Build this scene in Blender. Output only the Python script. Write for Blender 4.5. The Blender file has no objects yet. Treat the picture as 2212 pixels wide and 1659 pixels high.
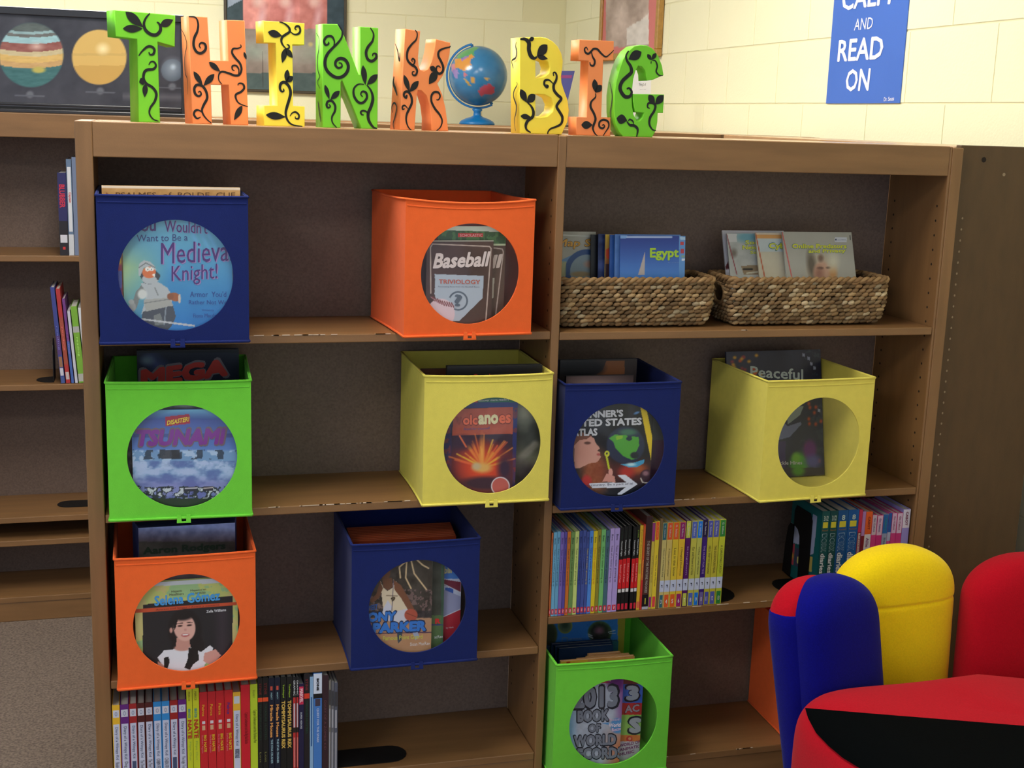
import bpy, bmesh, math, random
import numpy as np
from mathutils import Matrix, Vector

random.seed(7); np.random.seed(7)
SC = bpy.context.scene
COL = SC.collection

# ------------------------------------------------------------------ camera
CX, CY, CZ, YAW, PITCH, ROLL, FOC = 0.12477, -2.47056, 1.52999, -0.27695, -0.20337, 0.03292, 2788.06
_cy, _sy, _cp, _sp = math.cos(YAW), math.sin(YAW), math.cos(PITCH), math.sin(PITCH)
FW = np.array([-_sy*_cp, _cy*_cp, _sp]); _r = np.array([_cy, _sy, 0.0]); _u = np.cross(_r, FW)
RT = _r*math.cos(ROLL) + _u*math.sin(ROLL); UP = -_r*math.sin(ROLL) + _u*math.cos(ROLL)
CAM = np.array([CX, CY, CZ])
cd = bpy.data.cameras.new('camera'); cam = bpy.data.objects.new('camera', cd); COL.objects.link(cam)
cd.sensor_width = 36.0; cd.lens = FOC/2212*36.0; cd.clip_start = 0.05
M = Matrix(((RT[0], UP[0], -FW[0], CX), (RT[1], UP[1], -FW[1], CY), (RT[2], UP[2], -FW[2], CZ), (0, 0, 0, 1)))
cam.matrix_world = M; SC.camera = cam

# ------------------------------------------------------------------ world, exposure, lights
w = bpy.data.worlds.new('world'); SC.world = w; w.use_nodes = True
w.node_tree.nodes['Background'].inputs[0].default_value = (0.78, 0.88, 1.0, 1)
w.node_tree.nodes['Background'].inputs[1].default_value = 0.92
SC.view_settings.view_transform = 'Standard'; SC.view_settings.look = 'None'
SC.view_settings.gamma = 1.0; SC.view_settings.use_curve_mapping = False
SC.view_settings.exposure = 0.0
# ceiling fluorescent panels: (x, y, size x, size y, strength)
PANELS = [(0.18, -0.30, 0.60, 1.20, 21.0), (-0.25, 2.30, 1.20, 0.60, 39.0), (-1.75, -2.3, 1.20, 0.60, 18.0), (1.45, 0.95, 0.60, 1.20, 9.5)]  # third panel, front left, is an added fill light
CEIL = 2.80
FZ = 0.06          # floor height
H = 1.50           # top of the near bookcases

# ------------------------------------------------------------------ helpers
def lin(c):
    c = np.asarray(c, float)/255.0
    return np.where(c <= 0.04045, c/12.92, ((c+0.055)/1.055)**2.4)
def L4(c): return tuple(lin(c)) + (1.0,)

def ray(px, py):
    return FW + RT*(px-1106)/FOC - UP*(py-829.5)/FOC
def at(px, py, axis, val):
    d = ray(px, py); t = (val-CAM[axis])/d[axis]; return CAM + d*t

def tag(o, label=None, cat=None, group=None, kind=None):
    if label: o['label'] = label
    if cat: o['category'] = cat
    if group: o['group'] = group
    if kind: o['kind'] = kind
    return o
def empty(name, loc, rz=0.0):
    o = bpy.data.objects.new(name, None); COL.objects.link(o)
    o.empty_display_size = 0.05; o.location = loc; o.rotation_euler = (0, 0, rz); return o
def link(name, me, parent=None, mat=None):
    o = bpy.data.objects.new(name, me); COL.objects.link(o)
    if mat and not me.materials: me.materials.append(mat)
    if parent: o.parent = parent
    return o
def mesh(name, V, F, mat, parent=None, smooth=False, col=None, bevel=0.0, seg=1):
    me = bpy.data.meshes.new(name)
    me.from_pydata([tuple(v) for v in V], [], [tuple(f) for f in F]); me.validate(); me.update()
    if smooth: me.shade_smooth()
    if col is not None:
        a = me.color_attributes.new('Col', 'FLOAT_COLOR', 'POINT')
        c = np.ones((len(V), 4), np.float32); c[:, :3] = col; a.data.foreach_set('color', c.ravel())
    o = link(name, me, parent, mat)
    if bevel:
        b = o.modifiers.new('Bevel', 'BEVEL'); b.width = bevel; b.segments = seg; b.limit_method = 'ANGLE'
    return o
class MB:
    def __init__(s): s.V = []; s.F = []; s.C = []
    def add(s, V, F, c=None):
        n = len(s.V); s.V += [tuple(map(float, v)) for v in V]; s.F += [tuple(i+n for i in f) for f in F]
        if c is not None: s.C += [tuple(lin(c))]*len(V)
        return s
    def box(s, x0, x1, y0, y1, z0, z1, c=None):
        V = [(x0,y0,z0),(x1,y0,z0),(x1,y1,z0),(x0,y1,z0),(x0,y0,z1),(x1,y0,z1),(x1,y1,z1),(x0,y1,z1)]
        return s.add(V, [(0,3,2,1),(4,5,6,7),(0,1,5,4),(1,2,6,5),(2,3,7,6),(3,0,4,7)], c)
    def tube(s, pts, rad, n=8, c=None, closed=False):
        pts = [np.array(p, float) for p in pts]; m = len(pts)
        rs = rad if hasattr(rad, '__len__') else [rad]*m
        V = []; F = []; prev = None
        for i, p in enumerate(pts):
            a = pts[(i-1) % m] if (closed or i > 0) else p; b = pts[(i+1) % m] if (closed or i < m-1) else p
            t = b-a; t = t/(np.linalg.norm(t)+1e-12)
            if prev is None:
                h = np.array([0, 0, 1.0]) if abs(t[2]) < .9 else np.array([1.0, 0, 0]); e = np.cross(t, h)
            else: e = prev - t*(prev@t)
            e = e/(np.linalg.norm(e)+1e-12); prev = e; g = np.cross(t, e)
            for k in range(n):
                q = 2*math.pi*k/n; V.append(p + rs[i]*(e*math.cos(q)+g*math.sin(q)))
        for i in range(m if closed else m-1):
            j = (i+1) % m
            for k in range(n): F.append((i*n+k, i*n+(k+1) % n, j*n+(k+1) % n, j*n+k))
        if not closed: F.append(tuple(range(n-1, -1, -1))); F.append(tuple((m-1)*n+k for k in range(n)))
        return s.add(V, F, c)
    def lathe(s, prof, n=48, cx=0, cy=0, c=None):
        V = []; F = []; m = len(prof)
        for r, z in prof:
            for k in range(n):
                q = 2*math.pi*k/n; V.append((cx+r*math.cos(q), cy+r*math.sin(q), z))
        for i in range(m-1):
            for k in range(n): F.append((i*n+k, i*n+(k+1) % n, (i+1)*n+(k+1) % n, (i+1)*n+k))
        F.append(tuple(range(n-1, -1, -1))); F.append(tuple((m-1)*n+k for k in range(n)))
        return s.add(V, F, c)
    def build(s, name, mat, parent=None, smooth=False, bevel=0.0, seg=1):
        return mesh(name, s.V, s.F, mat, parent, smooth, s.C if s.C else None, bevel, seg)

# ------------------------------------------------------------------ materials
def mat(name, color, rough=0.5, spec=0.5, noise=None, bump=None, metal=0.0, sheen=0.0, coat=0.0):
    """noise=(scale, amount, stretch xyz) colour variation, bump=(scale, strength)"""
    m = bpy.data.materials.new(name); m.use_nodes = True; nt = m.node_tree; b = nt.nodes['Principled BSDF']
    c = L4(color)
    b.inputs['Base Color'].default_value = c; b.inputs['Roughness'].default_value = rough
    b.inputs['Specular IOR Level'].default_value = spec; b.inputs['Metallic'].default_value = metal
    if sheen: b.inputs['Sheen Weight'].default_value = sheen
    if coat: b.inputs['Coat Weight'].default_value = coat; b.inputs['Coat Roughness'].default_value = 0.15
    tc = nt.nodes.new('ShaderNodeTexCoord')
    if noise:
        mp = nt.nodes.new('ShaderNodeMapping'); mp.inputs['Scale'].default_value = noise[2] if len(noise) > 2 else (1, 1, 1)
        n = nt.nodes.new('ShaderNodeTexNoise'); n.inputs['Scale'].default_value = noise[0]; n.inputs['Detail'].default_value = 5
        r = nt.nodes.new('ShaderNodeValToRGB'); a = noise[1]
        r.color_ramp.elements[0].position = .3; r.color_ramp.elements[1].position = .7
        r.color_ramp.elements[0].color = tuple(x*(1-a) for x in c[:3])+(1,)
        r.color_ramp.elements[1].color = tuple(min(1, x*(1+a)) for x in c[:3])+(1,)
        nt.links.new(tc.outputs['Object'], mp.inputs[0]); nt.links.new(mp.outputs[0], n.inputs['Vector'])
        nt.links.new(n.outputs['Fac'], r.inputs[0]); nt.links.new(r.outputs[0], b.inputs['Base Color'])
    if bump:
        n2 = nt.nodes.new('ShaderNodeTexNoise'); n2.inputs['Scale'].default_value = bump[0]; n2.inputs['Detail'].default_value = 4
        bp = nt.nodes.new('ShaderNodeBump'); bp.inputs['Strength'].default_value = bump[1]; bp.inputs['Distance'].default_value = 0.002
        nt.links.new(tc.outputs['Object'], n2.inputs['Vector']); nt.links.new(n2.outputs['Fac'], bp.inputs['Height'])
        nt.links.new(bp.outputs[0], b.inputs['Normal'])
    return m
def attr_mat(name, rough, coat=0.0, spec=0.4):
    m = bpy.data.materials.new(name); m.use_nodes = True; nt = m.node_tree; b = nt.nodes['Principled BSDF']
    a = nt.nodes.new('ShaderNodeAttribute'); a.attribute_name = 'Col'
    nt.links.new(a.outputs['Color'], b.inputs['Base Color'])
    b.inputs['Roughness'].default_value = rough; b.inputs['Specular IOR Level'].default_value = spec
    if coat: b.inputs['Coat Weight'].default_value = coat; b.inputs['Coat Roughness'].default_value = 0.2
    return m
def wood(name, color, stretch=(1, 1, .12)):
    m = mat(name, color, 0.42, 0.45, noise=(38, .13, stretch), bump=(400, .12)); return m
WOOD = wood('library_wood', (132, 96, 60)); WOODH = wood('library_wood_horizontal', (132, 96, 60), (.12, 1, 1))
WOODD = wood('old_panel_wood', (82, 58, 32), (1, 1, .3)); BACKP = mat('hardboard_back', (112, 94, 84), .6, .3, noise=(220, .16), bump=(500, .2))
TOPW = mat('lit_top_wood', (176, 138, 100), .24, .6, noise=(20, .1, (.12, 1, 1)))  # same wood, base colour lightened for overhead light and grazing sheen on the tops
DARKHOLE = mat('pin_hole_dark', (30, 20, 12), .9); PALEHOLE = mat('pin_hole_pale', (150, 130, 105), .8)
BLOCKM = mat('painted_block', (238, 235, 200), .62, .35, noise=(3, .02), bump=(160, .35))
MORTAR = mat('mortar_paint', (228, 223, 184), .8)
CARPET = mat('carpet', (122, 108, 98), 1.0, .1, noise=(170, .38), bump=(300, 1.0))
CEILM = mat('ceiling_tile', (230, 228, 220), .9, noise=(90, .06))
PRINT = attr_mat('gloss_print', .38, .15); SPINE = attr_mat('spine_print', .42, .08); MATTE = attr_mat('matte_print', .6)
PAGES = mat('page_edges', (206, 202, 196), .8, .2, noise=(40, .10, (1, 1, 30)))
BLACKM = mat('black_plastic', (14, 15, 17), .45, .4); BLACKP = mat('black_acrylic_paint', (28, 30, 33), .55, .3)

# ------------------------------------------------------------------ text as flat meshes
_TC = {}
def glyphs(s):
    if s in _TC: return _TC[s]
    cu = bpy.data.curves.new('t', 'FONT'); cu.body = s; cu.resolution_u = 2; cu.fill_mode = 'FRONT'
    ob = bpy.data.objects.new('t', cu); me = bpy.data.meshes.new_from_object(ob)
    n = len(me.vertices); co = np.zeros(n*3); me.vertices.foreach_get('co', co); co = co.reshape(-1, 3)[:, :2]
    F = [tuple(p.vertices) for p in me.polygons]
    bpy.data.objects.remove(ob); bpy.data.curves.remove(cu); bpy.data.meshes.remove(me)
    mn = co.min(0); mx = co.max(0); _TC[s] = ((co-mn)/(mx-mn), F, mx-mn); return _TC[s]
def put_text(mb, s, O, U, Vv, fn, depth, c, bold=0.0):
    """O lower-left, U full width vector, Vv full height vector in a 2D frame; fn maps 2D + depth to 3D. Bold type is struck several times"""
    g, F, ex = glyphs(s); nk = 1 if bold < .013 else (4 if bold < .03 else 8)
    for k in range(nk):
        a = 2*math.pi*k/nk+.4; sh = np.zeros(2) if nk == 1 else np.array((math.cos(a), math.sin(a)))*bold/ex
        q = g*(1-2*(bold/ex if nk > 1 and bold < .07 else 0*ex))+(bold/ex if nk > 1 and bold < .07 else 0)+sh
        P = np.array(O)[None, :] + q[:, :1]*np.array(U)[None, :] + q[:, 1:2]*np.array(Vv)[None, :]
        mb.add([fn(p[0], p[1], depth+k*1.6e-5) for p in P], F, c)

# ------------------------------------------------------------------ procedural painting on flat prints
def vnoise(X, Y, sc, seed=0, oct=4):
    out = np.zeros_like(X); amp = .5
    for o in range(oct):
        rs = np.random.RandomState(seed*17+o); tab = rs.rand(64, 64)
        x = X/sc*(2**o); y = Y/sc*(2**o); xi = np.floor(x).astype(int); yi = np.floor(y).astype(int)
        fx = x-xi; fy = y-yi; fx = fx*fx*(3-2*fx); fy = fy*fy*(3-2*fy)
        t = lambda a, b: tab[a % 64, b % 64]
        out += amp*((t(xi, yi)*(1-fx)+t(xi+1, yi)*fx)*(1-fy)+(t(xi, yi+1)*(1-fx)+t(xi+1, yi+1)*fx)*fy); amp *= .5
    return out
class Pt:
    def __init__(s, X, Y): s.X = X; s.Y = Y; s.c = np.zeros(X.shape+(3,))
    def mix(s, m, col):
        m = np.clip(m, 0, 1)[..., None]; s.c = s.c*(1-m) + np.asarray(col, float)*m; return s
    def fill(s, col): s.c[:] = col; return s
    def grad(s, y0, c0, y1, c1, ax='y'):
        A = s.Y if ax == 'y' else s.X; t = np.clip((A-y0)/(y1-y0), 0, 1)[..., None]
        s.c = np.asarray(c0, float)*(1-t)+np.asarray(c1, float)*t; return s
    def ell(s, cx, cy, rx, ry, col, rot=0, soft=.06, a=1.0):
        t = math.radians(rot); dx = s.X-cx; dy = s.Y-cy
        u = (dx*math.cos(t)+dy*math.sin(t))/rx; v = (-dx*math.sin(t)+dy*math.cos(t))/ry
        return s.mix(a*(1-(np.sqrt(u*u+v*v)-1+soft)/(2*soft)), col)
    def poly(s, pts, col, a=1.0):
        inside = np.zeros(s.X.shape, bool); n = len(pts)
        for i in range(n):
            x1, y1 = pts[i]; x2, y2 = pts[(i+1) % n]
            if y1 == y2: continue
            cnd = ((y1 > s.Y) != (y2 > s.Y)) & (s.X < (x2-x1)*(s.Y-y1)/(y2-y1)+x1); inside ^= cnd
        return s.mix(inside*a, col)
    def line(s, pts, wd, col, soft=2.0, a=1.0):
        d = np.full(s.X.shape, 1e9)
        for (x1, y1), (x2, y2) in zip(pts[:-1], pts[1:]):
            dx, dy = x2-x1, y2-y1; t = np.clip(((s.X-x1)*dx+(s.Y-y1)*dy)/(dx*dx+dy*dy+1e-9), 0, 1)
            d = np.minimum(d, np.hypot(s.X-x1-t*dx, s.Y-y1-t*dy))
        return s.mix(a*(1-(d-wd/2)/soft), col)
    def noise(s, sc, amt, seed=0, mask=None, sy=1.0):
        n = (vnoise(s.X, s.Y*sy, sc, seed)-.47)*2*amt
        if mask is not None: n = n*mask
        s.c = np.clip(s.c+n[..., None], 0, 255); return s
    def box(s, x0, y0, x1, y1): return ((s.X >= x0) & (s.X <= x1) & (s.Y >= y0) & (s.Y <= y1)).astype(float)
    def rect(s, x0, y0, x1, y1, col, a=1.0): return s.mix(a*s.box(x0, y0, x1, y1), col)

# ------------------------------------------------------------------ room
def slab(name, x0, x1, y0, y1, z0, z1, m, **k):
    o = MB().box(x0, x1, y0, y1, z0, z1).build(name, m, **k); return o
tag(slab('floor', -3.2, 2.25, -3.6, 4.10, FZ-.06, FZ, CARPET), kind='structure')
tag(slab('ceiling', -3.2, 2.25, -3.6, 4.10, CEIL, CEIL+.06, CEILM), kind='structure')
WX, WY = 2.20, 4.05
wb = tag(slab('wall_back', -3.2, WX+.05, WY+.0022, WY+.16, FZ, CEIL, MORTAR), kind='structure')
wr = tag(slab('wall_right', WX+.0022, WX+.16, -3.6, WY+.16, FZ, CEIL, MORTAR), kind='structure')
bw, bh, gp = .40, .2015, .004
def block_mesh():
    bm = bmesh.new(); bmesh.ops.create_cube(bm, size=1.0)
    bmesh.ops.scale(bm, vec=(bw-gp, .02, bh-gp), verts=bm.verts)
    bmesh.ops.bevel(bm, geom=bm.edges[:], offset=.0017, segments=2, affect='EDGES')
    me = bpy.data.meshes.new('block'); bm.to_mesh(bm_me := me); bm.free(); me.materials.append(BLOCKM); return me
bme = block_mesh()
zrows = [1.605+bh*k for k in range(-7, 6)]
for i, z0 in enumerate(zrows):
    zc = z0+bh/2
    if zc-bh/2 < FZ-.02 or zc+bh/2 > CEIL+.02: continue
    off = 1.573 if (i % 2) == 1 else 1.373
    for k in range(-11, 2):
        xc = off+bw*k+bw/2
        if xc+bw/2 > WX+.12 or xc-bw/2 < -3.1: continue
        if xc+bw/2 > WX:            # cut block in the corner
            a0 = xc-bw/2; ww = WX-a0
            if ww < .03: continue
            o = link('block', bme, wb); o.scale = ((ww-gp)/(bw-gp), 1, 1); o.location = (a0+ww/2, WY+.01, zc)
        else:
            o = link('block', bme, wb); o.location = (xc, WY+.01, zc)
    yo = 0.0 if (i % 2) else .2
    for k in range(-9, 10):
        yc = WY-.2-yo-bw*(k+9)+.2*0
        if yc-bw/2 < -3.4: continue
        o = link('block', bme, wr); o.location = (WX+.01, yc, zc); o.rotation_euler = (0, 0, math.pi/2); o.scale = (1.008, 1, 1)
    if yo: # half block closing the corner
        o = link('block', bme, wr); o.location = (WX+.01, WY-.1, zc); o.rotation_euler = (0, 0, math.pi/2); o.scale = (.49, 1, 1)
# ceiling lights
for i, (lx, ly, sx, sy, st) in enumerate(PANELS):
    t = empty('ceiling_light', (lx, ly, CEIL-.03))
    tag(t, ['recessed fluorescent ceiling panel above the front of the bins bookcase', 'recessed fluorescent ceiling panel over the aisle behind the globe',
            'added fill light panel over the open floor at the left', 'recessed fluorescent ceiling panel near the right wall'][i], 'ceiling light')
    f = MB(); e = .03
    f.box(-sx/2-e, sx/2+e, -sy/2-e, -sy/2, -.01, .028).box(-sx/2-e, sx/2+e, sy/2, sy/2+e, -.01, .028)
    f.box(-sx/2-e, -sx/2, -sy/2, sy/2, -.01, .028).box(sx/2, sx/2+e, -sy/2, sy/2, -.01, .028)
    f.build('frame', CEILM, t)
    em = bpy.data.materials.new('lamp_diffuser'); em.use_nodes = True; nt = em.node_tree; nt.nodes.clear()
    ee = nt.nodes.new('ShaderNodeEmission'); ee.inputs[0].default_value = (1, .96, .88, 1); ee.inputs[1].default_value = st
    oo = nt.nodes.new('ShaderNodeOutputMaterial'); nt.links.new(ee.outputs[0], oo.inputs[0])
    MB().box(-sx/2, sx/2, -sy/2, sy/2, 0, .01).build('diffuser', em, t)

# ------------------------------------------------------------------ bookcases
XL, XM1, XM2, XR1, XR2, HB, TH, DEP = .0301, .9063, .9237, 1.7924, 1.8251, 1.4366, .0169, .2295
ZA = [1.1074, .764, .4245, .1783]; ZB = [1.1052, .7368, .4894, .1345]
def holes(mb, x, ys, z0, z1, step, nx, r=.003):
    for y in ys:
        z = z0
        while z < z1:
            V = []; n = 6
            for k in range(n):
                q = 2*math.pi*k/n; V.append((x+nx*.0004, y+r*math.cos(q), z+r*math.sin(q)))
            mb.add(V, [tuple(range(n))]); z += step
bc = empty('bookcase', (0, 0, FZ))
tag(bc, 'long double-bay brown wooden bookcase holding the bright fabric bins', 'bookcase')
def bb(name, x0, x1, y0, y1, z0, z1, m=WOOD, parent=bc, bev=.0018, ox=0, oy=0):
    return MB().box(x0-ox, x1-ox, y0-oy, y1-oy, z0-FZ, z1-FZ).build(name, m, parent, bevel=bev, seg=2)
bb('side_panel', 0, XL, 0, DEP+.02, FZ, H)
bb('side_panel', XR1+.006, XR2, 0, DEP+.02, FZ, H-.003)
bb('edge_strip', XR1, XR1+.006, .001, DEP, FZ, H-.001)
bb('divider', XM1, XM2, 0, DEP, FZ, H-.002)
bb('top_board', XL, XM1, .0175, DEP+.02, H-.018, H, TOPW); bb('top_board', XM2, XR1, .0175, DEP+.02, H-.018, H, TOPW)
bb('header_rail', XL, XM1, .0012, .017, HB, H-.0004, WOODH); bb('header_rail', XM2, XR1, .0012, .017, HB, H-.0004, WOODH)
bb('back_panel', XL, XM1, DEP, DEP+.008, FZ+.05, H-.018, BACKP, bev=0); bb('back_panel', XM2, XR1, DEP, DEP+.008, FZ+.05, H-.018, BACKP, bev=0)
for z in ZA: bb('shelf', XL+.001, XM1-.001, .0015, DEP, z-TH, z, WOODH)
for z in ZB: bb('shelf', XM2+.001, XR1-.001, .0015, DEP, z-TH, z, WOODH)
bb('plinth', XL, XM1, .004, .02, FZ, ZA[3]-TH, WOODH); bb('plinth', XM2, XR1, .004, .02, FZ, ZB[3]-TH, WOODH)
hm = MB()
holes(hm, XM1, (.03, .2), .25, 1.40, .032, -1); holes(hm, XR1, (.03, .2), .25, 1.40, .032, -1)
hm.V = [(v[0], v[1], v[2]-FZ) for v in hm.V]
tag(hm.build('pin_holes', DARKHOLE, bc), kind='stuff')

# small worn pale chips along shelf edges
chip = MB(); rnd = random.Random(3)
def chips(z, x0, x1, n):
    for _ in range(n):
        x = rnd.uniform(x0, x1); l = rnd.uniform(.004, .022); chip.box(x, x+l, .0008, .0022, z-.0011-FZ, z+.00025-FZ)
chips(ZA[0], .31, .46, 13); chips(ZA[0], .46, .58, 3); chips(ZA[1], .31, .62, 26); chips(ZB[1], 1.19, 1.35, 5); chips(ZB[2], 1.1, 1.6, 9); chips(ZB[0], 1.3, 1.37, 2)
chips(ZB[3], 1.2, 1.5, 8)
tag(chip.build('worn_edge', mat('worn_edge', (205, 185, 165), .6), bc), kind='stuff')

# old end panel bookcase standing to the right
sb = empty('side_bookcase', (1.83, .02, FZ))
tag(sb, 'dark brown bookcase end turned side-on at the right, with a row of pin holes', 'bookcase')
def sbb(name, x0, x1, y0, y1, z0, z1, m=WOODD, bev=.0015): return bb(name, x0, x1, y0, y1, z0, z1, m, sb, bev, 1.83, .02)
sbb('end_panel', 1.832, 2.09, .02, .04, FZ, H+.003)
sbb('back_panel', 2.082, 2.09, .04, 1.25, FZ+.02, H-.02, BACKP, 0); sbb('end_panel', 1.832, 2.09, 1.25, 1.27, FZ, H)
sbb('top_board', 1.832, 2.09, .041, 1.249, H-.018, H-.0005, TOPW)
for z in (.15, .48, .80, 1.12): sbb('shelf', 1.84, 2.081, .041, 1.249, z-.018, z, WOODD)
ph = MB(); z = 1.345
while z > .45:
    V = []
    for k in range(8):
        q = 2*math.pi*k/8; V.append((1.852-1.83+.0022*math.cos(q), -.0006, z-FZ+.0028*math.sin(q)))
    ph.add(V, [tuple(range(8))]); z -= .0245
tag(ph.build('pin_holes', PALEHOLE, sb), kind='stuff')
ph = MB()
for (hx, hz, r) in ((1.891, 1.473, .006),):
    ph.add([(hx-1.83+r*math.cos(k*.7854), -.0006, hz-FZ+r*math.sin(k*.7854)) for k in range(8)], [tuple(range(8))])
ph.build('screw_hole', DARKHOLE, sb)
ph = MB(); ph.add([(1.946-1.83+.004*math.cos(k*.7854), -.0006, 1.442-FZ+.004*math.sin(k*.7854)) for k in range(8)], [tuple(range(8))])
ph.build('screw_hole', PALEHOLE, sb)

# second row, faces the same way
YB = 1.28
rb = empty('rear_bookcase', (-1.4, YB, FZ))
tag(rb, 'brown bookcase in the second row, mostly empty shelves at the left edge', 'bookcase')
def rbb(name, x0, x1, y0, y1, z0, z1, m=WOOD, bev=.0018): return bb(name, x0, x1, YB+y0, YB+y1, z0, z1, m, rb, bev, -1.4, YB)
RX = [-1.4, -.48, .44, 1.36, 2.17]
for i, x in enumerate(RX):
    rbb('side_panel' if i in (0, 4) else 'divider', x-.009, x+.009, 0, .24, FZ, H-.001)
for a, b in zip(RX[:-1], RX[1:]):
    a += .009; b -= .009
    rbb('top_board', a, b, .018, .24, H-.018, H, TOPW); rbb('header_rail', a, b, .001, .017, 1.436, H-.0003, WOODH)
    rbb('back_panel', a, b, .23, .238, FZ+.05, H-.018, BACKP, 0)
    for z in (1.118, .757, .373, .304, .134): rbb('shelf', a, b, .0012, .23, z-.017, z, WOODH)
    rbb('plinth', a, b, .004, .02, FZ, .117, WOODH)
# third row along the back wall and low case along the right wall
def simple_case(name, label, x0, x1, y0, y1, top, n, axis):
    r = empty(name, (x0, y0, FZ)); tag(r, label, 'bookcase')
    g = lambda nm, *a, m=WOOD, bev=.0015: bb(nm, *a, m, r, bev, x0, y0)
    g('top_board', x0, x1, y0+.001, y1, top-.02, top, m=TOPW)
    if axis == 'x':
        g('header_rail', x0, x1, y0, y0+.0009, top-.08, top-.021); g('back_panel', x0, x1, y1-.01, y1-.001, FZ, top-.02, m=BACKP)
        for k in range(n+1):
            xx = x0+(x1-x0-.02)*k/n; g('side_panel' if k in (0, n) else 'divider', xx, xx+.02, y0+.002, y1-.011, FZ, top-.02)
        for z in (.3, .65, 1.0, 1.25): g('shelf', x0+.021, x1-.021, y0+.004, y1-.012, z-.018, z)
    else:
        g('back_panel', x1-.01, x1-.001, y0, y1, FZ, top-.02, m=BACKP)
        for k in range(n+1):
            yy = y0+(y1-y0-.02)*k/n; g('side_panel' if k in (0, n) else 'divider', x0, x1-.011, yy, yy+.02, FZ, top-.02)
        for z in (.3, .65, 1.0, 1.25): g('shelf', x0+.002, x1-.012, y0+.021, y1-.021, z-.018, z)
    return r
simple_case('far_bookcase', 'far brown bookcase against the back wall under the globe', .25, 2.18, 3.45, 3.98, 1.492, 3, 'x')
simple_case('wall_bookcase', 'brown bookcase along the right wall beyond the second row', 1.90, 2.18, 1.56, 3.42, 1.497, 3, 'y')


# ------------------------------------------------------------------ flat surfaces addressed in traced coordinates
def project(W):
    d = np.asarray(W, float)-CAM; z = d@FW
    return 1106+FOC*(d@RT)/z, 829.5-FOC*(d@UP)/z
class Surf:
    """a real plane in the room; crop=(ox,oy,scale) converts traced coordinates to the photograph's pixels"""
    def __init__(s, O, U, V, crop, root=None):
        s.O = np.array(O, float); s.U = np.array(U, float); s.U /= np.linalg.norm(s.U); s.V = np.array(V, float); s.V /= np.linalg.norm(s.V)
        s.N = np.cross(s.U, s.V); s.crop = crop; s.set_root(root)
    def set_root(s, root):
        if root is None: s.Mi = np.eye(4)
        else: s.Mi = np.array((Matrix.Translation(root.location) @ root.rotation_euler.to_matrix().to_4x4()).inverted())
        s.root = root
    def uv(s, X, Y):
        d = ray(s.crop[0]+X/s.crop[2], s.crop[1]+Y/s.crop[2]); t = ((s.O-CAM)@s.N)/(d@s.N); p = CAM+d*t-s.O
        return np.array((p@s.U, p@s.V))
    def wpt(s, u, v, dep=0.0): return s.O+s.U*u+s.V*v+s.N*dep
    def pt(s, u, v, dep=0.0):
        p = s.wpt(u, v, dep); return tuple((s.Mi[:3, :3]@p+s.Mi[:3, 3]))
    def paint(s, name, u0, u1, v0, v1, fn, dep, nx=150, ny=150, m=None, parent=None):
        us = np.linspace(u0, u1, nx); vs = np.linspace(v0, v1, ny); A, B = np.meshgrid(us, vs)
        W = s.O+A[..., None]*s.U+B[..., None]*s.V+s.N*dep
        px, py = project(W); X = (px-s.crop[0])*s.crop[2]; Y = (py-s.crop[1])*s.crop[2]
        p = Pt(X, Y); fn(p); C = lin(np.clip(p.c, 0, 255)).reshape(-1, 3)
        Lp = (W.reshape(-1, 3)@s.Mi[:3, :3].T)+s.Mi[:3, 3]
        idx = np.arange(nx*ny).reshape(ny, nx); q = np.stack([idx[:-1, :-1], idx[:-1, 1:], idx[1:, 1:], idx[1:, :-1]], -1).reshape(-1, 4)
        me = bpy.data.meshes.new(name); me.vertices.add(len(Lp)); me.vertices.foreach_set('co', Lp.astype(np.float32).ravel())
        me.loops.add(q.size); me.loops.foreach_set('vertex_index', q.ravel().astype(np.int32))
        me.polygons.add(len(q)); me.polygons.foreach_set('loop_start', (np.arange(len(q))*4).astype(np.int32))
        me.update(calc_edges=True)
        a = me.color_attributes.new('Col', 'FLOAT_COLOR', 'POINT'); c = np.ones((len(Lp), 4), np.float32); c[:, :3] = C; a.data.foreach_set('color', c.ravel())
        return link(name, me, parent or s.root, m or PRINT)
    def texts(s, name, items, dep=.0006, m=None, parent=None, clip=None):
        """items: (string, xl, yl, xr, yr, height, colour[, bold[, shear[, outline colour]]])"""
        mb = MB()
        for it in items:
            st, xl, yl, xr, yr, h, c = it[:7]; bold = it[7] if len(it) > 7 else .01; sh = it[8] if len(it) > 8 else 0
            a = s.uv(xl, yl); b = s.uv(xr, yr); t = s.uv(xl+sh, yl-h)
            fn = s.pt if clip is None else (lambda u, v, d_: s.pt(min(max(u, clip[0]), clip[1]), min(max(v, clip[2]), clip[3]), d_))
            if len(it) > 9 and it[9] is not None:
                e_ = (b-a)/np.linalg.norm(b-a)*np.linalg.norm(t-a)
                if bold < .013: put_text(mb, st, a+(t-a)*-.04+e_*.05, b-a, t-a, fn, dep, it[9], bold)
                else:
                    for q_ in range(8):
                        m_ = .035+bold*1.35; sh_ = e_*m_*math.cos(q_*.785)+(t-a)*m_*math.sin(q_*.785); put_text(mb, st, a+sh_, b-a, t-a, fn, dep+q_*2.5e-5, it[9], 0)
            put_text(mb, st, a, b-a, t-a, fn, dep+.0003, c, bold)
        return mb.build(name, m or PRINT, parent or s.root)
def catmull(P, n=6):
    P = [np.array(p, float) for p in P]; out = []
    for i in range(len(P)-1):
        a = P[max(i-1, 0)]; b = P[i]; c = P[i+1]; d = P[min(i+2, len(P)-1)]
        for k in range(n):
            t = k/n; out.append(.5*((2*b)+(-a+c)*t+(2*a-5*b+4*c-d)*t*t+(-a+3*b-3*c+d)*t**3))
    out.append(P[-1]); return out
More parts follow.
